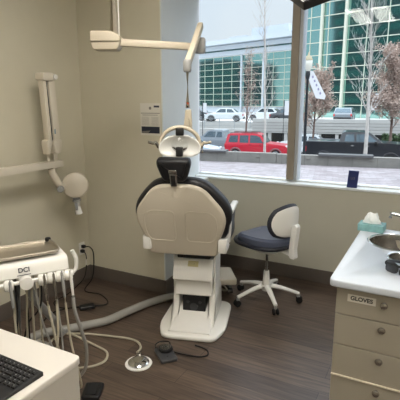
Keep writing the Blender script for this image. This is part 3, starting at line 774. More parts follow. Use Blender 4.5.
# local: x to the left negative, y toward user negative
bm = B(); slab(bm, [(-.155, 0.001), (0, 0.001), (0, .016), (-.155, .010)], .44, (-.44, 0, 0), (0, 1, 0), (0, 0, 1), .002); obj('case', bm, M_BLACK, KB, True)
keym = mat('key_black', srgb(30, 30, 32), .4)
def keymesh(w):
    bm = B()
    rs = [[V((p[0], p[1], z)) for p in rpoly([(-w/2+i, -.008+i), (w/2-i, -.008+i), (w/2-i, .008-i), (-w/2+i, .008-i)], .0015, 2)] for z, i in ((0, 0), (.0035, .0006), (.005, .002))]
    loft(bm, rs); return bm
proto = {}
legm = mat('key_print', srgb(150, 150, 152), .6)
rows = [(-.018, [(1, 22)]), (-.038, [(1, 22)]), (-.057, [(1.0, 3), (.25, 0), (2, 1), (1, 18)]), (-.076, [(1, 3), (.25, 0), (1.5, 1), (1, 18)]), (-.095, [(1, 3), (.25, 0), (2.2, 1), (1, 17)]), (-.114, [(1, 3), (.25, 0), (2.7, 1), (1, 15)]), (-.133, [(1, 3), (.25, 0), (1.25, 3), (5, 1), (1.25, 5)])]
cnt = 0
for y, segs in rows:
    x = -.008
    for w, c_ in segs:
        if c_ == 0: x -= w*.019; continue
        for i in range(c_):
            wid = w*.019
            if x-wid < -.436: break
            if cnt >= 99: break
            key = round(w, 2)
            if key not in proto:
                k = obj('key', keymesh(wid-.0025), keym, KB, True); proto[key] = k
                lg = B(); b2(lg, (-wid/2+.004, .0, .005), (-wid/2+.007, .003, .0053)); obj('key_legend', lg, legm, k)
            else:
                k = proto[key].copy(); COL.objects.link(k)
                for ch in kids(proto[key]):
                    q = ch.copy(); COL.objects.link(q); q.parent = k
            zt = .0105 + (.155+y)/.155*.0055
            k.location = (x-wid/2, y, zt); k.rotation_euler = (rad(2.2), 0, 0)
            x -= wid; cnt += 1

# ------------------------------------------------------------------ counter, drawer unit
CX, CY0, CY1, CZ = -.345, 1.80, 2.72, .88
WT = thing('countertop', 'white solid surface worktop with rounded corner over the taupe drawers at the right', 'countertop', (CX+.6, 2.26, 0))
def CL(x, y): return (x-(CX+.6), y-2.26)
bigc, bigr = (-.120, 2.478), .158
smc, smr = (-.083, 2.232), .076
bm = B(); p0 = CL(CX, CY0); p1 = CL(1.45, CY1)
slab(bm, rpoly([p0, (p1[0], p0[1]), p1, (p0[0], p1[1])], [.03, .01, .01, .02]), .032, (0, 0, CZ-.032), (1, 0, 0), (0, 1, 0), .006, 3)
top = obj('worktop_slab', bm, M_COUNTER, WT, True)
bm = B()
for c_, r_ in ((bigc, bigr-.004), (smc, smr-.002)):
    q = CL(*c_); lathe(bm, [(0, CZ-.1), (r_, CZ-.1), (r_, CZ+.1), (0, CZ+.1)], 48, (q[0], q[1], 0))
me = bpy.data.meshes.new('cutter'); bmesh.ops.recalc_face_normals(bm, faces=bm.faces); bm.to_mesh(me); bm.free()
cut = bpy.data.objects.new('cutter', me); COL.objects.link(cut); cut.parent = WT
bo = top.modifiers.new('holes', 'BOOLEAN'); bo.object = cut; bo.operation = 'DIFFERENCE'; bo.solver = 'EXACT'
bpy.context.view_layer.update()
dg = bpy.context.evaluated_depsgraph_get(); nm = bpy.data.meshes.new_from_object(top.evaluated_get(dg))
top.modifiers.clear(); top.data = nm; bpy.data.objects.remove(cut)
for nm_, lab, c_, r_, dp in (('sink', 'larger round stainless steel sink sunk in the white worktop', bigc, bigr, .13), ('sink', 'small round steel basin with bright rim nearest the counter front', smc, smr, .07)):
    t = thing(nm_, lab, 'sink', (c_[0], c_[1], CZ), 0)
    bm = B(); lathe(bm, [(r_+.002, .0), (r_-.004, -.004), (r_-.006, -.02), (r_-.012, -dp*.8), (r_-.04, -dp), (.015, -dp-.002), (0, -dp-.002), (0, -dp-.004), (.02, -dp-.004), (r_-.03, -dp-.003), (r_-.005, -dp*.8), (r_-.003, -.02)], 48)
    obj('bowl', bm, M_STEEL, t, True)
    bm = B(); lathe(bm, [(r_-.006, 0), (r_-.004, .003), (r_+.004, .004), (r_+.009, .001), (r_+.009, 0)], 48); obj('rim', bm, M_CHROME, t, True)
    bm = B(); lathe(bm, [(0, -dp), (.018, -dp), (.02, -dp+.002), (0, -dp+.002)], 20); obj('drain', bm, M_DGREY, t, True)
FT = thing('faucet', 'chrome faucet with slim straight spout over the larger sink', 'faucet', (.06, 2.66, CZ))
bm = B(); lathe(bm, [(0, 0), (.028, 0), (.028, .01), (.02, .02), (.018, .05), (0, .05)], 24); obj('faucet_base', bm, M_DGREY, FT, True)
bm = B(); tube(bm, [(0, 0, .04), (-.01, -.0, .075), (-.06, -.015, .088), (-.16, -.04, .108), (-.245, -.06, .124)], [.014, .013, .011, .010, .010], 14, 6); tube(bm, [(-.245, -.06, .126), (-.25, -.061, .10)], .011, 14, 0); obj('spout', bm, M_CHROME, FT, True)
bm = B(); tube(bm, [(0, 0, .05), (.01, .0, .09), (.08, .02, .12)], .006, 10, 4); obj('lever', bm, M_CHROME, FT, True)

TB = thing('tissue_box', 'teal patterned tissue box with white tissue pulled up, on the worktop corner', 'tissue box', (-.288, 2.665, CZ), rad(-3))
bm = B(); b2(bm, (-.07, -.052, 0), (.07, .052, .04), .002); obj('carton', bm, M_TISBOX, TB)
bm = B(); slab(bm, smooth_poly([(-.045, 0), (0, -.016), (.045, 0), (0, .016)]), .0006, (0, 0, .0401), (1, 0, 0), (0, 1, 0)); obj('opening', bm, M_TISSUE, TB)
bm = B()
ringn = 22
rr0 = []
for (z, sx, sy, tw) in ((.038, .046, .014, 0), (.055, .043, .02, .25), (.075, .034, .018, .3), (.092, .027, .012, .4), (.099, .022, .004, .45)):
    ring = []
    for q in range(ringn):
        a = 2*PI*q/ringn; f = 1+.22*math.sin(5*a+z*60)
        ring.append(bm.verts.new((math.cos(a)*sx*f-.002, math.sin(a)*sy*f, z+.006*math.sin(3*a+1)*(z > .05))))
    rr0.append(ring)
for a, b in zip(rr0, rr0[1:]):
    for q in range(ringn): bm.faces.new((a[q], a[(q+1) % ringn], b[(q+1) % ringn], b[q]))
bm.faces.new(rr0[-1]); obj('tissue_sheet', bm, M_TISSUE, TB, True)

# dark glasses
GL = thing('protective_glasses', 'black wraparound protective glasses lying on the white worktop', 'glasses', (-.09, 1.985, CZ), rad(-24))
for s in (-1, 1):
    bm = B(); lp = smooth_poly([(-.03, .004), (-.02, .038), (.015, .042), (.032, .03), (.026, .006), (0, -.002)])
    slab(bm, lp, .003, (s*.034, 0, .004), (1, .25*s, 0), (0, 0, 1), .001); obj('lens', bm, M_SMOKE, GL, True)
    bm = B(); pp = [V((s*.034, 0, .004)) + V((1, .25*s, 0)).normalized()*p[0] + V((0, 0, p[1])) for p in lp]; tube(bm, pp+[pp[0]], .0035, 6, 0)
    obj('lens_rim', bm, M_BLACK, GL, True)
    bm = B(); tube(bm, [(s*.066, .008, .034), (s*.07, .03, .035), (s*.068, .09, .022), (s*.06, .135, .008)], [.006, .005, .004, .004], 8, 5, ell=1.6); obj('temple', bm, M_BLACK, GL, True)
bm = B(); tube(bm, [(-.066, .01, .036), (-.03, -.006, .043), (0, -.006, .038), (.03, -.006, .043), (.066, .01, .036)], .0055, 8, 5); obj('brow_bar', bm, M_BLACK, GL, True)

DU2 = thing('drawer_cabinet', 'taupe cabinet of stacked drawers with a GLOVES sticker, under the white worktop', 'cabinet', (-.315+.235, 1.845, 0))
# local x 0 = centre of unit width .47
bm = B()
b2(bm, (-.235, .0, .08), (-.217, .80, CZ-.032)); b2(bm, (.217, .0, .08), (.235, .80, CZ-.032)); b2(bm, (-.217, .78, .08), (.217, .80, CZ-.032)); b2(bm, (-.217, .0, .08), (.217, .78, .1)); b2(bm, (-.2, .06, 0), (.2, .75, .08))
obj('carcass', bm, M_CAB, DU2)
bm = B(); b2(bm, (-.2169, .004, .1001), (.2169, .02, CZ-.034)); obj('gap_shade_panel', bm, M_CABD, DU2)  # dark sheet behind the fronts, colours the drawer gaps as shade
zs = [(.724, .845, 0), (.584, .720, 1), (.438, .580, 2), (.29, .431, 3), (.11, .286, 4)]
for lo, hi, i in zs:
    bm = B(); b2(bm, (-.235, -.019, lo), (.235, -.001, hi), .0015); dr = obj('drawer', bm, M_CAB, DU2)
    kz = {0: .809, 1: .698, 2: .556, 3: .408, 4: .26}[i]
    kz = (.803, .694, .553, .405, .25)[i]
    kx = -.125+.08+.0
    bm = B(); lathe(bm, [(0, 0), (.006, 0), (.006, .008), (.013, .013), (.0155, .019), (.013, .026), (.006, .029), (0, .0295)], 22, (kx, -.019, kz), (0, -1, 0)); obj('knob', bm, M_STEEL, dr, True)
bm = B(); b2(bm, (-.235, -.024, .4315), (.235, -.001, .4375)); obj('pale_rail', bm, M_CABE, DU2)
bm = B(); b2(bm, (-.1, -.0202, -.016), (.1, -.0192, .016))
# GLOVES sticker on top drawer
STK = obj('glove_sticker', b2(B(), (-.056, -.0008, -.0165), (.056, 0, .0165)), M_PAPER, DU2, loc=(-.133, -.0192, .803))
bm.free()
text('sticker_lettering', 'GLOVES', .0245, M_BLACK, STK, (0, -.0012, 0), (rad(90), 0, 0), .0003, .0008)
SC = thing('sink_cabinet', 'taupe double door cabinet under the sink end of the white worktop', 'cabinet', (.62, 1.845, 0))
bm = B(); b2(bm, (-.463, 0, .08), (-.445, .8, CZ-.032)); b2(bm, (.5, 0, .08), (.518, .8, CZ-.032)); b2(bm, (-.445, .78, .08), (.5, .8, CZ-.032)); b2(bm, (-.445, 0, .08), (.5, .78, .1)); b2(bm, (-.43, .06, 0), (.48, .75, .08)); obj('carcass', bm, M_CAB, SC)
for s, xa, xb in ((-1, -.461, .025), (1, .029, .516)):
    bm = B(); b2(bm, (xa, -.019, .11), (xb, -.001, .843), .0015); dd = obj('door', bm, M_CAB, SC)
    bm = B(); lathe(bm, [(0, 0), (.006, 0), (.006, .008), (.013, .013), (.0155, .019), (.013, .026), (.006, .029), (0, .0295)], 22, (.027+s*.05, -.019, .78), (0, -1, 0)); obj('knob', bm, M_STEEL, dd, True)

# navy packet on the sill
NC = thing('navy_box', 'small navy blue card box standing on the window sill', 'box', (-.607, 3.905, ZS), rad(-4))
bm = B(); slab(bm, [(-.044, 0), (.040, 0), (.048, .145), (-.034, .145)], .02, (0, .01, 0), (1, 0, 0), (0, 0, 1), .002); nb = obj('carton', bm, M_NAVY, NC)
text('box_lettering', 'U3', .03, M_INKG, nb, (.003, -.0105, .08), (rad(90), 0, 0), .0003)

# monitor on a ceiling arm at the upper right, tilted down, seen from below
C0 = V((-.442, 1.578, 1.903))
e2 = V((.083, .052, .033)).normalized()      # along its lower edge
e1 = V((-.040, -.010, .040))
P1, P2 = V((-.503, 1.660, 1.960)), V((-.36, 1.631, 1.939))
e2 = (P2-C0).normalized(); e1 = (P1-C0); e1 = (e1-e2*e1.dot(e2)).normalized(); e3 = e2.cross(e1).normalized()
MN = thing('monitor', 'dark flat monitor on a ceiling arm at the top edge of the view', 'monitor', C0 + e2*.27 + e1*.17)
o_ = V(MN.location)
bm = B(); slab(bm, rpoly([(0, 0), (.54, 0), (.54, .34), (0, .34)], .006), .03, C0-o_, e2, e1, .003); obj('housing', bm, M_BLACK, MN, True)
bm = B(); slab(bm, [(.015, .02), (.525, .02), (.525, .325), (.015, .325)], .0012, C0-o_-e3*.0012, e2, e1); obj('screen', bm, M_MONI, MN)
bm = B(); cyl(bm, e3*.03, e3*.12, .03, 16); tube(bm, [e3*.11, e3*.13+V((0, 0, .12)), V((e3.x*.13, e3.y*.13, HC-o_.z))], .018, 12, 4); obj('ceiling_arm', bm, M_DGREY, MN, True)

# ------------------------------------------------------------------ outside
G10 = rad(10)
U = V((math.cos(G10), math.sin(G10), 0)); N = V((-math.sin(G10), math.cos(G10), 0))
def Q(s, n, z=0.): return U*s + N*n + V((0, 0, z))
ZP, ZR = -.80, -2.27
M_PAVER = brick_mat('plaza_pavers', srgb(141, 136, 138), srgb(120, 112, 114), srgb(98, 93, 93), .4, .2, .006, rough=.8, rot=rad(-12), bump=0)
M_CONC = mat('concrete', srgb(116, 114, 109), .85, var=.12, scale=3, bump=.1, bscale=30)
M_CONCW = mat('pale_concrete', srgb(182, 181, 177), .8, var=.05, scale=.6)
M_ROAD = mat('asphalt', srgb(100, 100, 102), .85, var=.08, scale=3)
def ext(name, lab, cat, bm, m, smooth=False, loc=(0, 0, 0)):
    return tag(obj(name, bm, m, None, smooth, loc=loc), lab, cat)
def qslab(bm, s0, s1, n0, n1, z0, z1):
    vs = [bm.verts.new(Q(s, n, z)) for z in (z0, z1) for s, n in ((s0, n0), (s1, n0), (s1, n1), (s0, n1))]
    for f in ((3, 2, 1, 0), (4, 5, 6, 7), (0, 1, 5, 4), (1, 2, 6, 5), (2, 3, 7, 6), (3, 0, 4, 7)): bm.faces.new([vs[i] for i in f])
    return bm
bm = B(); slab(bm, [(-40, 4.25), (40, 4.25), (40*U.x+N.x*18, 40*U.y+N.y*18), (-40*U.x+N.x*18, -40*U.y+N.y*18)], .2, (0, 0, ZP-.2), (1, 0, 0), (0, 1, 0))
o = obj('plaza', bm, M_PAVER); o['kind'] = 'structure'
def zr(n): return -1.95 if n < 27.5 else (-2.27 if n > 30.2 else -1.95-.32*(n-27.5)/2.7)
bm = B()
pr = [(18.3, -1.95), (27.5, -1.95), (30.2, -2.27), (44.5, -2.27)]
top_ = [[bm.verts.new(Q(s_, n_, z_)) for n_, z_ in pr] for s_ in (-90, 90)]; bot_ = [[bm.verts.new(Q(s_, n_, -2.6)) for n_, z_ in pr] for s_ in (-90, 90)]
for k in range(3):
    bm.faces.new((top_[0][k], top_[1][k], top_[1][k+1], top_[0][k+1])); bm.faces.new((bot_[0][k], bot_[0][k+1], bot_[1][k+1], bot_[1][k]))
o = obj('street', bm, M_ROAD); o['kind'] = 'structure'
bm = B(); qslab(bm, -90, 90, 46.0, 140, -2.5, -.35); o = obj('upper_terrace', bm, M_CONCW); o['kind'] = 'structure'
# low wall in blocks
bm = B(); qslab(bm, -12, -2.62, 18, 18.35, ZR, -.395); lw = obj('low_wall', bm, M_CONC); lw['kind'] = 'structure'
bm = B(); qslab(bm, -2.6, 9, 18, 18.35, ZR, -.42)
lw2 = obj('low_wall', bm, M_CONC); lw2['kind'] = 'structure'
bm = B()
for s in [x*.9-6 for x in range(14)]:
    qslab(bm, s, s+.012, 17.995, 18.0, ZP, -.43)
o = obj('wall_joints', bm, mat('joint_dark', srgb(80, 78, 75), .9), lw2)
for s0, s1, lab in ((-6.2, -4.7, 'grey capping slab on the low concrete wall behind the red car'), (-.97, 1.05, 'dark steel bench slab on the low wall in front of the pickup')):
    ext('wall_bench', lab, 'bench', qslab(B(), s0, s1, 17.88, 18.42, -.42 if s0 > -2 else -.395, -.345 if s0 > -2 else -.335), mat('bench_steel', srgb(92, 92, 94), .4, metal=.4))
for s in (-3.6, -.3, .75):
    pass
for i, s in enumerate((-3.35, -1.35, .98)):
    t = qslab(B(), s-.08, s+.08, 17.97, 17.999, -.56, -.50)
    ext('wall_light', ['recessed wall light left in the low wall below the red car', 'recessed wall light in the low wall below the pickup tail', 'recessed wall light in the low wall below the pickup door'][i], 'wall light', t, mat('wall_light_grey', srgb(120, 118, 112), .5))

# ---- vehicles
M_TYRE = mat('tyre', srgb(26, 26, 28), .8); M_RIM = mat('alloy', srgb(165, 165, 168), .3, metal=.8)
M_CG = mat('car_glass', srgb(84, 98, 106), .12, metal=.6, var=.1, scale=2); M_LAMP = mat('headlight', srgb(220, 220, 220), .15); M_TAIL = mat('tail_light', srgb(190, 30, 34), .3)
M_TRIMC = mat('car_trim', srgb(40, 40, 42), .6)
def paint(name, c, r=.28): return mat('paint_'+name, c, r, metal=.1, var=.02, coat=.6)
def vehicle(name, lab, cat, loc, rz, L, Wd, H, prof, wins, pm, wheels=(.18, .82), wr=.36, screens=(), belt=.55, cl=None, group=None, lights=True, trimh=None, glass=None):
    """prof: outline (x/L, z/H) of body side; +x is front"""
    t = thing(name, lab, cat, loc, rz, group)
    def yw(z): return Wd/2 * (1 - .16*max(0, (z/H-belt)/(1-belt)))*(1-.05*max(0, .3-z/H)/.3)
    P = [V(((x-.5)*L, z*H)) for x, z in prof]
    P = [V(p) for p in rpoly([tuple(p) for p in P], .06, 3)]
    bm = B(); n = len(P)
    f0 = bm.faces.new([bm.verts.new((p[0], 0, p[1])) for p in P])
    for zc in (.3*H, belt*H, (belt+1)/2*H):
        bmesh.ops.bisect_plane(bm, geom=bm.verts[:]+bm.edges[:]+bm.faces[:], plane_co=(0, 0, zc), plane_no=(0, 0, 1))
    left = bm.verts[:]
    ex = bmesh.ops.extrude_face_region(bm, geom=bm.faces[:])
    right = [v for v in ex['geom'] if isinstance(v, bmesh.types.BMVert)]
    if not [f for f in bm.faces if all(v in left for v in f.verts)]:
        pass
    for v in left: v.co.y = yw(v.co.z)
    for v in right: v.co.y = -yw(v.co.z)
    bd = obj('body', bm, pm, t, True)
    for w in wins:
        for s in (-1, 1):
            bm = B(); vs = []
            for k in (0, 1):
                vs.append([bm.verts.new(((x-.5)*L, s*(yw(z*H)+.004+.006*k), z*H)) for x, z in w])
            m_ = len(w)
            bm.faces.new(vs[0]); bm.faces.new(vs[1][::-1])
            for i in range(m_): bm.faces.new((vs[0][i], vs[0][(i+1) % m_], vs[1][(i+1) % m_], vs[1][i]))
            obj('side_window', bm, glass or M_CG, t)
    for (a, b) in screens:
        a3, b3 = V(((a[0]-.5)*L, 0, a[1]*H)), V(((b[0]-.5)*L, 0, b[1]*H))
        d = (b3-a3).normalized(); nn = V((d.z, 0, -d.x));
        if nn.x*(1 if a[0] > .5 else -1) < 0: nn = -nn
        bm = B(); q = []
        for k in (.004, .012):
            ya, yb = yw(a3.z)-.09, yw(b3.z)-.09
            q.append([bm.verts.new(p+nn*k) for p in (a3+V((0, ya, 0)), a3-V((0, ya, 0)), b3-V((0, yb, 0)), b3+V((0, yb, 0)))])
        bm.faces.new(q[0]); bm.faces.new(q[1][::-1])
        for i in range(4): bm.faces.new((q[0][i], q[0][(i+1) % 4], q[1][(i+1) % 4], q[1][i]))
        obj('windscreen', bm, M_CG, t)
    for wx in wheels:
        for s in (-1, 1):
            x = (wx-.5)*L; y = s*(Wd/2-.10)
            bm = B(); lathe(bm, [(0, -.11), (wr*.72, -.11), (wr*.97, -.10), (wr, -.06), (wr, .06), (wr*.97, .10), (wr*.72, .11), (0, .1)], 24, (x, y, wr), (0, 1, 0)); wh = obj('wheel', bm, M_TYRE, t, True)
            bm = B(); yy = y+s*.112
            lathe(bm, [(wr*.5, 0), (wr*.66, 0), (wr*.66, .01), (wr*.5, .006)], 24, (x, yy, wr), (0, s, 0)); lathe(bm, [(0, .0), (wr*.15, 0), (wr*.12, .015), (0, .02)], 12, (x, yy, wr), (0, s, 0))
            for q in range(5):
                a = 2*PI*q/5; d = V((math.cos(a), 0, math.sin(a))); beam(bm, V((x, yy, wr))+d*wr*.1, V((x, yy, wr))+d*wr*.58, .045, .012, 0, V((0, 1, 0)))
            obj('rim', bm, M_RIM, wh, True)
            bm = B(); tube(bm, [V((x+math.cos(a)*wr*1.15, s*(Wd/2-.005), wr+math.sin(a)*wr*1.15)) for a in [rad(-5+190*i/12) for i in range(13)]], .035, 8, 0)
            obj('wheel_arch', bm, trimh or M_TRIMC, t, True)
    if lights:
        for s in (-1, 1):
            bm = B(); b2(bm, (.495*L-.12, s*(Wd/2-.16)-.14, .46*H), (.495*L+.012, s*(Wd/2-.16)+.14, .56*H), .02); obj('headlight', bm, M_LAMP, t, True)
            bm = B(); b2(bm, (-.5*L-.012, s*(Wd/2-.07)-.075, .42*H), (-.5*L+.1, s*(Wd/2-.07)+.08, .58*H), .02); obj('tail_light', bm, M_TAIL, t, True)
    bm = B(); b2(bm, (.5*L-.06, -Wd*.46, .2*H), (.5*L+.06, Wd*.46, .36*H), .03); obj('front_bumper', bm, trimh or M_TRIMC, t, True)
    bm = B(); b2(bm, (-.5*L-.06, -Wd*.46, .2*H), (-.5*L+.06, Wd*.46, .36*H), .03); obj('rear_bumper', bm, trimh or M_TRIMC, t, True)
    return t
# red SUV
prof = [(.01, .22), (.0, .50), (.012, .60), (.045, .94), (.09, .985), (.50, .99), (.585, .93), (.675, .63), (.78, .60), (.96, .55), (.995, .48), (1, .24), (.92, .2), (.08, .2)]
wins = [[(.065, .64), (.085, .90), (.215, .91), (.215, .64)], [(.245, .63), (.245, .91), (.385, .92), (.385, .63)], [(.41, .63), (.41, .92), (.50, .92), (.565, .86), (.62, .64), (.61, .63)]]
sv = vehicle('parked_suv', 'red boxy off-road SUV parked beyond the low concrete wall', 'car', Q(-5.97, 31.8, zr(31.8)), G10, 4.45, 1.84, 1.80, prof, wins, paint('red', srgb(196, 30, 52)), screens=[((.675, .64), (.59, .93)), ((.012, .64), (.042, .92))], trimh=mat('suv_grey_cladding', srgb(120, 108, 110), .6))
bm = B(); b2(bm, (-1.9, -.6, 1.79), (.1, -.56, 1.83)); b2(bm, (-1.9, .56, 1.79), (.1, .6, 1.83)); obj('roof_rail', bm, M_TRIMC, sv)
for yy in (-.93, .93):
    bm = B(); b2(bm, (.55, yy-.09, 1.08), (.68, yy+.09, 1.24), .03); obj('side_mirror', bm, M_BLACK, sv, True)
    for xx in (-.35, .35):
        bm = B(); b2(bm, (xx-.08, yy*.99-.015, .98), (xx+.08, yy*.99+.015, 1.02)); obj('door_handle', bm, M_BLACK, sv)
# black pickup
L = 5.75; prof = [(.0, .30), (.0, .66), (.01, .71), (.325, .72), (.330, .74), (.350, .97), (.38, 1.), (.56, 1.0), (.605, .97), (.72, .71), (.93, .68), (.985, .62), (1, .34), (.95, .26), (.05, .26)]
wins = [[(.375, .735), (.385, .925), (.46, .93), (.465, .735)], [(.485, .735), (.480, .93), (.56, .94), (.595, .925), (.675, .735)]]
pk = vehicle('pickup_truck', 'black crew cab pickup truck parked beyond the low wall at the right', 'pickup truck', Q(-2.2+L/2, 27.2, zr(27.2)), G10, L, 1.98, 1.98, prof, wins, paint('black', srgb(34, 36, 42)), wheels=(.185, .80), wr=.41, screens=[((.718, .72), (.61, .955)), ((.332, .75), (.350, .95))], belt=.70, trimh=mat('pickup_trim', srgb(50, 50, 54), .5))
bm = B()
for s in (-1, 1): b2(bm, (-L*.5+.02, s*.93-.04, 1.41), (-L*.175, s*.93+.04, 1.445), .01)
obj('bed_rail', bm, mat('bed_rail_grey', srgb(110, 112, 118), .4), pk)
for yy in (-1.06, 1.06):
    bm = B(); b2(bm, (.85, yy-.1, 1.28), (1.0, yy+.1, 1.5), .04); obj('side_mirror', bm, M_BLACK, pk, True)
    for xx in (-.3, .5):
        bm = B(); b2(bm, (xx-.09, yy*.93-.02, 1.2), (xx+.09, yy*.93+.02, 1.24), .006); obj('door_handle', bm, M_CHROME, pk)
bm = B()
for k in range(1): b2(bm, (-L*.5-.015, -.9, .75), (-L*.5-.002, .9, 1.27))
obj('tailgate', bm, paint('black', srgb(34, 36, 42)), pk)
# other parked vehicles
sed = [(.0, .25), (.0, .55), (.03, .62), (.16, .68), (.27, .95), (.36, 1.), (.55, 1.), (.62, .96), (.74, .66), (.93, .56), (.99, .46), (1, .24), (.9, .18), (.1, .18)]
sw = [[(.22, .68), (.30, .92), (.42, .94), (.42, .68)], [(.445, .68), (.445, .94), (.58, .94), (.70, .68)]]
suvp = [(.0, .22), (.0, .55), (.02, .65), (.08, .94), (.14, .99), (.55, 1), (.62, .95), (.73, .62), (.93, .56), (.99, .46), (1, .24), (.9, .18), (.1, .18)]
suw = [[(.07, .66), (.11, .92), (.24, .93), (.24, .66)], [(.26, .66), (.26, .93), (.42, .94), (.42, .66)], [(.445, .66), (.445, .94), (.58, .94), (.69, .66)]]
ssc = [((.74, .66), (.62, .95)), ((.16, .69), (.27, .94))]
vehicle('parked_pickup', 'silver grey pickup truck parked to the left of the red SUV', 'pickup truck', Q(-10.0, 35.5, zr(35.5)), G10+rad(180), 5.4, 1.95, 1.75,
        [(.0, .30), (.0, .60), (.01, .655), (.335, .665), (.340, .68), (.365, .96), (.40, .995), (.56, 1.0), (.615, .96), (.715, .66), (.93, .62), (.985, .56), (1, .34), (.95, .26), (.05, .26)],
        [[(.385, .68), (.392, .92), (.46, .93), (.478, .68)], [(.495, .68), (.487, .93), (.56, .94), (.60, .92), (.675, .68)]], paint('silver_grey', srgb(128, 136, 142)), wheels=(.185, .8), wr=.38, screens=[((.715, .67), (.62, .95))])
vehicle('parked_car', 'pale blue small car behind the low wall at the left window edge', 'car', Q(-9.6, 27.0, zr(27.0)), G10, 4.1, 1.75, 1.45, sed, sw, paint('pale_blue', srgb(176, 190, 206)), wr=.31, screens=ssc)
vehicle('parked_car', 'white car nose just right of the red SUV behind the window mullion', 'car', Q(-3.0, 35.4, zr(35.4)), G10+rad(180), 4.5, 1.8, 1.5, sed, sw, paint('white', srgb(214, 220, 222)), wr=.32, screens=ssc)
vehicle('parked_car', 'white car mostly hidden behind the black street lamp post', 'car', Q(-1.3, 30.9, zr(30.9)), G10+rad(170), 4.3, 1.75, 1.48, sed, sw, paint('white', srgb(214, 220, 222)), wr=.32, screens=ssc)
CZT = -.35
vehicle('terrace_car', 'grey estate car on the upper terrace above the black pickup', 'car', Q(-.25, 50, CZT), G10+rad(85), 4.4, 1.8, 1.5, suvp, suw, paint('silver_grey', srgb(128, 136, 142)), wr=.33, screens=[((.73, .63), (.62, .95)), ((.02, .66), (.08, .93))])
# ---- trees
M_BARK = mat('pale_bark', srgb(186, 180, 174), .85, var=.15, scale=8); M_BARKB = mat('brown_bark', srgb(110, 92, 84), .9, var=.15, scale=8)
M_LEAFB = mat('dry_brown_leaves', srgb(178, 158, 146), .85, var=.22, scale=2.2); M_HEDGE = mat('hedge_green', srgb(62, 82, 52), .9, var=.3, scale=5)
def tree(name, lab, loc, h, r0, spread, bark, leaf=None, seed=1, crown=.25, levels=3, nb=9, leafn=0, up=.9, leafs=.1, twig=.006, group=None, shape=None):
    rnd = random.Random(seed)
    t = thing(name, lab, 'tree', loc, 0, group)
    bm = B(); tips = []
    def branch(p, d, L, r, lev):
        pts = [p]; q = p.copy(); dd = d.copy(); steps = 4 if lev else 8
        for i in range(steps):
            dd = (dd + V((rnd.uniform(-.12, .12), rnd.uniform(-.12, .12), rnd.uniform(-.03, .10)))*(.35 if lev == 0 else 1)).normalized()
            q = q + dd*L/steps; pts.append(q.copy())
        tube(bm, pts, lambda s: max(twig*.6, r*(1-.8*s)), 7 if lev == 0 else (5 if lev == 1 else 3), 0)
        tips.extend(pts[2:] if lev else pts[-2:])
        if lev >= levels: return
        k = nb if lev == 0 else (5 if lev == 1 else 4)
        for j in range(k):
            f = crown + (1-crown)*(j+rnd.random())/k if lev == 0 else .2+.75*(j+rnd.random())/k
            idx = min(len(pts)-2, int(f*(len(pts)-1))); fr_ = f*(len(pts)-1)-idx
            b0 = pts[idx].lerp(pts[idx+1], fr_)
            a = rnd.random()*2*PI
            out = V((math.cos(a), math.sin(a), up*rnd.uniform(.8, 1.4)))
            if lev: out = (dd*.8 + V((math.cos(a), math.sin(a), .45))*.7)
            out.normalize()
            ll = spread*(1.1-.75*(f if lev == 0 else .4))*(1 if lev == 0 else .42**lev*1.7)*rnd.uniform(.7, 1.15)
            branch(b0, out, ll, max(twig, r*(1-.8*f)*.5), lev+1)
    branch(V((0, 0, 0)), V((0, 0, 1)), h, r0, 0)
    obj('trunk', bm, bark, t, True)
    if leafn:
        bm = B()
        for i in range(leafn):
            c = rnd.choice(tips)+V((rnd.gauss(0, .12), rnd.gauss(0, .12), rnd.gauss(0, .12)))
            if shape and not shape(c, rnd): continue
            a, b_ = V((rnd.gauss(0, 1), rnd.gauss(0, 1), rnd.gauss(0, 1))).normalized()*leafs, V((rnd.gauss(0, 1), rnd.gauss(0, 1), rnd.gauss(0, 1))).normalized()*leafs
            bm.faces.new([bm.verts.new(c+a), bm.verts.new(c+b_), bm.verts.new(c-a*.8), bm.verts.new(c-b_*.8)])
        lf = bm; obj('foliage', lf, leaf, t)
    return t
tree('bare_tree', 'tall thin bare pale tree rising in front of the red SUV', Q(-3.72, 21.8, zr(21.8)), 9.6, .075, 1.5, M_BARK, seed=3, crown=.3, nb=16, levels=2, up=2.2, twig=.008)
tree('bare_tree', 'tall bare white trunked tree in front of the black pickup', Q(.92, 21.8, zr(21.8)), 9.5, .10, 1.9, M_BARK, seed=11, crown=.26, nb=18, levels=3, up=2.0, twig=.009)
tree('brown_leaf_tree', 'upright tree with sparse brown leaves behind the red SUV', Q(-7.45, 34.3, zr(34.3)), 7.2, .09, 1.5, M_BARKB, M_LEAFB, seed=5, crown=.28, nb=15, levels=2, leafn=1500, up=1.9, leafs=.045)
tree('brown_leaf_tree', 'round topped brown leaved tree behind the street lamp', Q(-2.3, 34.5, zr(34.5)), 5.3, .10, 1.9, M_BARKB, M_LEAFB, seed=8, crown=.34, nb=18, levels=2, leafn=9000, up=1.0, leafs=.06)
tree('brown_leaf_tree', 'dense brown leaved tree at the right edge above the pickup bonnet', Q(2.95, 33, zr(33)), 6.4, .12, 2.0, M_BARKB, M_LEAFB, seed=21, crown=.3, nb=20, levels=2, leafn=12000, up=1.0, leafs=.06)

# hedge & shrubs on the terrace edge at right
bm = B(); rnd = random.Random(4)
for i in range(2600):
    c = Q(rnd.uniform(2.6, 7.5), rnd.uniform(36, 37.2), rnd.uniform(ZR, ZR+1.6))
    a, b_ = V((rnd.gauss(0, 1), rnd.gauss(0, 1), rnd.gauss(0, 1))).normalized()*.1, V((rnd.gauss(0, 1), rnd.gauss(0, 1), rnd.gauss(0, 1))).normalized()*.1
    bm.faces.new([bm.verts.new(c+a), bm.verts.new(c+b_), bm.verts.new(c-a), bm.verts.new(c-b_)])
ext('hedge', 'green hedge behind the black pickup bonnet', 'hedge', bm, M_HEDGE)

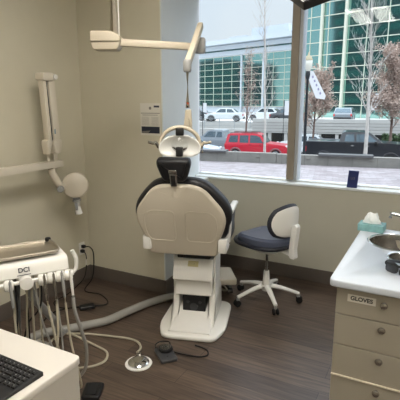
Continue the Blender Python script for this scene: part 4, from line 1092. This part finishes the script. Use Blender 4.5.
# ---- garage terrace wall with dark openings
GW = thing('parking_structure', 'pale concrete parking terrace with dark openings beyond the parked vehicles', 'parking structure', Q(0, 44.6, -2.27), G10)
bm = B(); b2(bm, (-8.9, -.3, 1.0), (14, .3, 2.37)); obj('parapet', bm, M_CONCW, GW)
bm = B()
for k in range(4): b2(bm, (-8.9, -.33, 1.15+k*.28), (14, -.3, 1.17+k*.28))
obj('parapet_lines', bm, M_CONC, GW)
bm = B(); b2(bm, (-8.9, 1.0, .0), (14, 1.1, 1.0)); obj('interior_shade_sheet', bm, mat('garage_shade', srgb(40, 40, 42), .9), GW)  # dark sheet; shade of the garage depth put into its colour
bm = B(); b2(bm, (-30, -.3, 0), (-8.9, .3, 1.3)); obj('ramp_wall', bm, M_CONCW, GW)
for s in (-8.7, -7.2, -5.6, -4.0, -2.4, -.8, .8, 2.4, 4, 5.6, 7.2, 8.8):
    bm = B(); b2(bm, (s-.15, -.25, 0), (s+.15, .25, .96)); obj('column', bm, M_CONCW, GW)
bm = B()
for s in [x*1.6-30 for x in range(14)]: b2(bm, (s-.03, -.03, 1.3), (s+.03, .03, 2.3))
for z in (1.6, 1.95, 2.28): b2(bm, (-30, -.02, z-.02), (-8.9, .02, z+.02))
obj('ramp_railing', bm, mat('rail_grey', srgb(150, 156, 158), .5), GW)

# cars on the terrace left
for s_, n_, k_, nm_, c, lab in ((-16.6, 49, 170, 'dark_grey', srgb(70, 74, 78), 'dark car at the left window edge on the upper car park'), (-12.6, 47.4, 187, 'white', srgb(214, 220, 222), 'white car on the upper car park left of the sparse brown leaved tree'), (-8.6, 51.0, 170, 'white', srgb(214, 220, 222), 'second white car on the upper car park, behind the sparse brown leaved tree'), (-5.6, 47.6, 5, 'dark_grey', srgb(70, 74, 78), 'dark car on the upper car park above the red SUV bonnet')):
    vehicle('terrace_car', lab, 'car', Q(s_, n_, CZT), G10+rad(k_), 4.2, 1.74, 1.42, sed, sw, paint(nm_, c), wr=.31, screens=ssc)

# ---- street lamp with banner
SL = thing('street_lamp', 'black street lamp post with glass lantern and white side banner, right of the mullion', 'street lamp', Q(-2.0, 23.6, zr(23.6)), G10)
M_IRON = mat('black_iron', srgb(34, 38, 42), .5)
bm = B(); lathe(bm, [(0, 0), (.16, 0), (.15, .3), (.09, .5), (.075, 1.2), (.06, 4.7), (.09, 4.75), (.12, 4.95), (.1, 5.1), (0, 5.1)], 16); obj('pole', bm, M_IRON, SL, True)
bm = B(); lathe(bm, [(.10, 5.1), (.19, 5.35), (.21, 5.6), (.17, 5.66), (0, 5.66)], 16); obj('lantern', bm, mat('lantern_glass', srgb(224, 222, 210), .3), SL, True)
bm = B(); lathe(bm, [(.22, 5.62), (.15, 5.78), (.06, 5.86), (.02, 6.0), (0, 6.05)], 16); obj('lantern_cap', bm, mat('lantern_cap_bronze', srgb(150, 140, 110), .4), SL, True)
M_BAN = mat('banner_cloth', srgb(222, 222, 224), .8, var=.03)
bm = B(); slab(bm, [(.05, 4.7), (.10, 5.1), (.26, 5.1), (.92, 3.9), (.88, 3.72), (.45, 3.78)], .02, (0, 0, 0), (1, 0, 0), (0, 0, 1)); bn = obj('banner', bm, M_BAN, SL)
bm = B()
for k in range(5):
    x, z = .20+k*.10, 4.85-k*.2
    slab(bm, [(x, z), (x+.07, z+.05), (x+.1, z-.06), (x+.03, z-.1)], .004, (0, -.021, 0), (1, 0, 0), (0, 0, 1))
obj('banner_marks', bm, mat('banner_ink', srgb(150, 146, 176), .7), bn)
def banner_post(lab, s, n_, w, z0, z1, h, group=None):
    t = thing('banner_post', lab, 'banner', Q(s, n_, zr(n_)), G10)
    bm = B(); cyl(bm, (0, 0, 0), (0, 0, h), .05, 10); obj('pole', bm, M_IRON, t, True)
    bm = B(); b2(bm, (.06, -.01, z0-ZR), (.06+w, .01, z1-ZR)); obj('banner', bm, M_BAN, t)
    return t
banner_post('white banner on a thin post in front of the tower, beside the pale tree trunk', 1.8, 40, .5, 1.0, 2.35, 4.8)
banner_post('white banner on a post just left of the window mullion', -5.55, 42, .55, .5, 1.8, 4.1)
banner_post('small white banner on a post at the far left of the view', -13.7, 43, .35, .7, 1.6, 4.0)

# ---- glass office buildings
FA = rad(-17)
E_ = V((math.cos(FA), math.sin(FA), 0)); NF = V((-E_.y, E_.x, 0))
M_GLS = mat('curtain_wall_glass', srgb(160, 202, 194), .06, metal=1., var=.05, scale=.15)
M_GLS2 = mat('curtain_wall_glass_deep', srgb(86, 128, 122), .06, metal=.75, var=.1, scale=.2)
M_MUL = mat('mullion_cream', srgb(206, 206, 190), .5); M_CORN = mat('cornice_white', srgb(188, 196, 204), .6, var=.02)
def office(name, lab, O, w, rows, cols, rh, cw, z0, zpane, cornices, mulw, bigs, depth=18, gl=M_GLS, rail_h=.08):
    t = thing(name, lab, 'building', O, FA)
    H_ = zpane + rows*rh
    bm = B(); b2(bm, (-w*.5, .25, z0-O.z), (w*.5, depth, H_)); obj('core', bm, M_CORN, t)
    proto_ = None; k = 0
    for j in range(rows):
        for i in range(cols):
            x = -cols*cw/2 + (i+.5)*cw; z = zpane+(j+.5)*rh
            if proto_ is None:
                bm = B(); b2(bm, (-cw/2+.02, -.02, -rh/2+.02), (cw/2-.02, .02, rh/2-.02)); proto_ = obj('glass_pane', bm, gl, t); p = proto_
            else:
                p = proto_.copy(); COL.objects.link(p)
            rnd = random.Random(i*131+j*17)
            p.location = (x, .12, z); p.rotation_euler = (rnd.uniform(-.004, .004), 0, rnd.uniform(-.004, .004))
    bm = B()
    for j in range(rows+1): b2(bm, (-cols*cw/2, .0, zpane+j*rh-rail_h/2), (cols*cw/2, .1, zpane+j*rh+rail_h/2))
    for i in range(cols+1): b2(bm, (-cols*cw/2+i*cw-mulw/2, .02, zpane), (-cols*cw/2+i*cw+mulw/2, .1, H_))
    obj('mullion_grid', bm, M_MUL, t)
    for x in bigs:
        bm = B(); b2(bm, (x-.17, -.35, z0-O.z), (x+.17, .02, H_)); obj('fin', bm, M_CORN if mulw < .07 else M_MUL, t)
    for z, h, d in cornices:
        bm = B(); b2(bm, (-w/2, -d, z), (w/2, .3, z+h)); obj('cornice', bm, M_CORN, t)
    return t
O1 = V((-36.2, 90.9, 0)) + E_*(-2.6)
t1 = office('office_building', 'low teal glass office building with white stepped cornices at the left', O1, 34, 8, 12, 1.33, 2.75, -1, .9, [(11.7, .9, .5), (12.9, .7, 1.2), (13.9, .9, 2.2)], .05, [0.15, 6.0], gl=M_GLS)
bm = B(); b2(bm, (-6.2, 3, 14.8), (-1.5, 8, 16.0)); obj('roof_plant_room', bm, M_CORN, t1)
bm = B(); b2(bm, (0.2, 3, 14.8), (9.5, 8, 17.2)); obj('roof_plant_room', bm, M_CORN, t1)
bm = B(); b2(bm, (-17, .02, 12.6), (17, .3, 12.9)); obj('dark_reveal', bm, M_GLS2, t1)
O2 = V((-10.97, 63.7, 0)) + E_*1.6
t2 = office('office_tower', 'tall teal glass office tower with cream floor bands filling the right window', O2, 22.5, 12, 8, 1.70, 2.75, -1, -.4, [(20, 1.2, .3)], .08, [-6.4, -2.85], gl=M_GLS, rail_h=.1)

# dark city blocks on this side of the street, further along, mirrored in the glass fronts
M_OWN = mat('city_block_dark', srgb(52, 62, 66), .6, var=.2, scale=.2)
def city_block(lab, x0, x1, y0, y1, h, n):
    t = thing('city_block', lab, 'building', ((x0+x1)/2, (y0+y1)/2, -1))
    sx_, sy_ = (x1-x0)/2, (y1-y0)/2
    bm = B(); b2(bm, (-sx_, -sy_, 0), (sx_, sy_, h)); b2(bm, (-sx_*.6, -sy_*.6, h), (sx_*.2, sy_*.6, h+4)); obj('wall', bm, M_OWN, t)
    bm = B()
    for k in range(n): b2(bm, (-sx_+2, sy_, 3+k*4), (sx_-2, sy_+.1, 4.8+k*4))
    obj('window_bands', bm, M_GLS2, t)
city_block('dark high city block along this side of the street, mirrored in the tower glass', -82, -38, -26, 0, 46, 10)
city_block('distant dark city block mirrored low in the left office glass', -270, -186, -30, 0, 27, 6)

# ------------------------------------------------------------------ world, sun
w = bpy.data.worlds.new('World'); S.world = w; w.use_nodes = True
nt = w.node_tree; bg = nt.nodes['Background']
tc = nt.nodes.new('ShaderNodeTexCoord'); sx = nt.nodes.new('ShaderNodeSeparateXYZ'); nt.links.new(tc.outputs['Generated'], sx.inputs[0])
rp = nt.nodes.new('ShaderNodeValToRGB'); nt.links.new(sx.outputs['Z'], rp.inputs[0])
k_ = 5.2
def e_(c, f): return (c[0]*f/k_, c[1]*f/k_, c[2]*f/k_, 1)
rp.color_ramp.elements[0].position = 0; rp.color_ramp.elements[0].color = e_(srgb(216, 230, 242), .84)
rp.color_ramp.elements[1].position = .9; rp.color_ramp.elements[1].color = e_(srgb(226, 234, 246), 5.2)
el = rp.color_ramp.elements.new(.22); el.color = e_(srgb(200, 222, 244), .88)
hs = nt.nodes.new('ShaderNodeHueSaturation'); hs.inputs['Saturation'].default_value = .55; hs.inputs['Value'].default_value = 1.06
ns = nt.nodes.new('ShaderNodeTexNoise'); ns.inputs['Scale'].default_value = 3; nt.links.new(tc.outputs['Generated'], ns.inputs['Vector'])
mr = nt.nodes.new('ShaderNodeMapRange'); mr.inputs['From Min'].default_value = .45; mr.inputs['From Max'].default_value = .7; nt.links.new(ns.outputs['Fac'], mr.inputs['Value'])
mx = nt.nodes.new('ShaderNodeMix'); mx.data_type = 'RGBA'; nt.links.new(mr.outputs[0], mx.inputs[0]); nt.links.new(rp.outputs[0], mx.inputs[6]); nt.links.new(rp.outputs[0], hs.inputs['Color']); nt.links.new(hs.outputs[0], mx.inputs[7])
nt.links.new(mx.outputs[2], bg.inputs['Color']); bg.inputs['Strength'].default_value = k_

# ------------------------------------------------------------------ camera
cam = bpy.data.cameras.new('camera'); co = bpy.data.objects.new('camera', cam); COL.objects.link(co)
co.location = (0, 0, 1.6); co.rotation_euler = (rad(90-12.3), 0, YAW)
cam.lens = 445/400*36; cam.sensor_width = 36; cam.clip_end = 500; cam.clip_start = .05
S.camera = co
S.view_settings.view_transform = 'Standard'; S.view_settings.look = 'None'; S.view_settings.gamma = 1; S.view_settings.exposure = .22
S.view_settings.use_curve_mapping = False
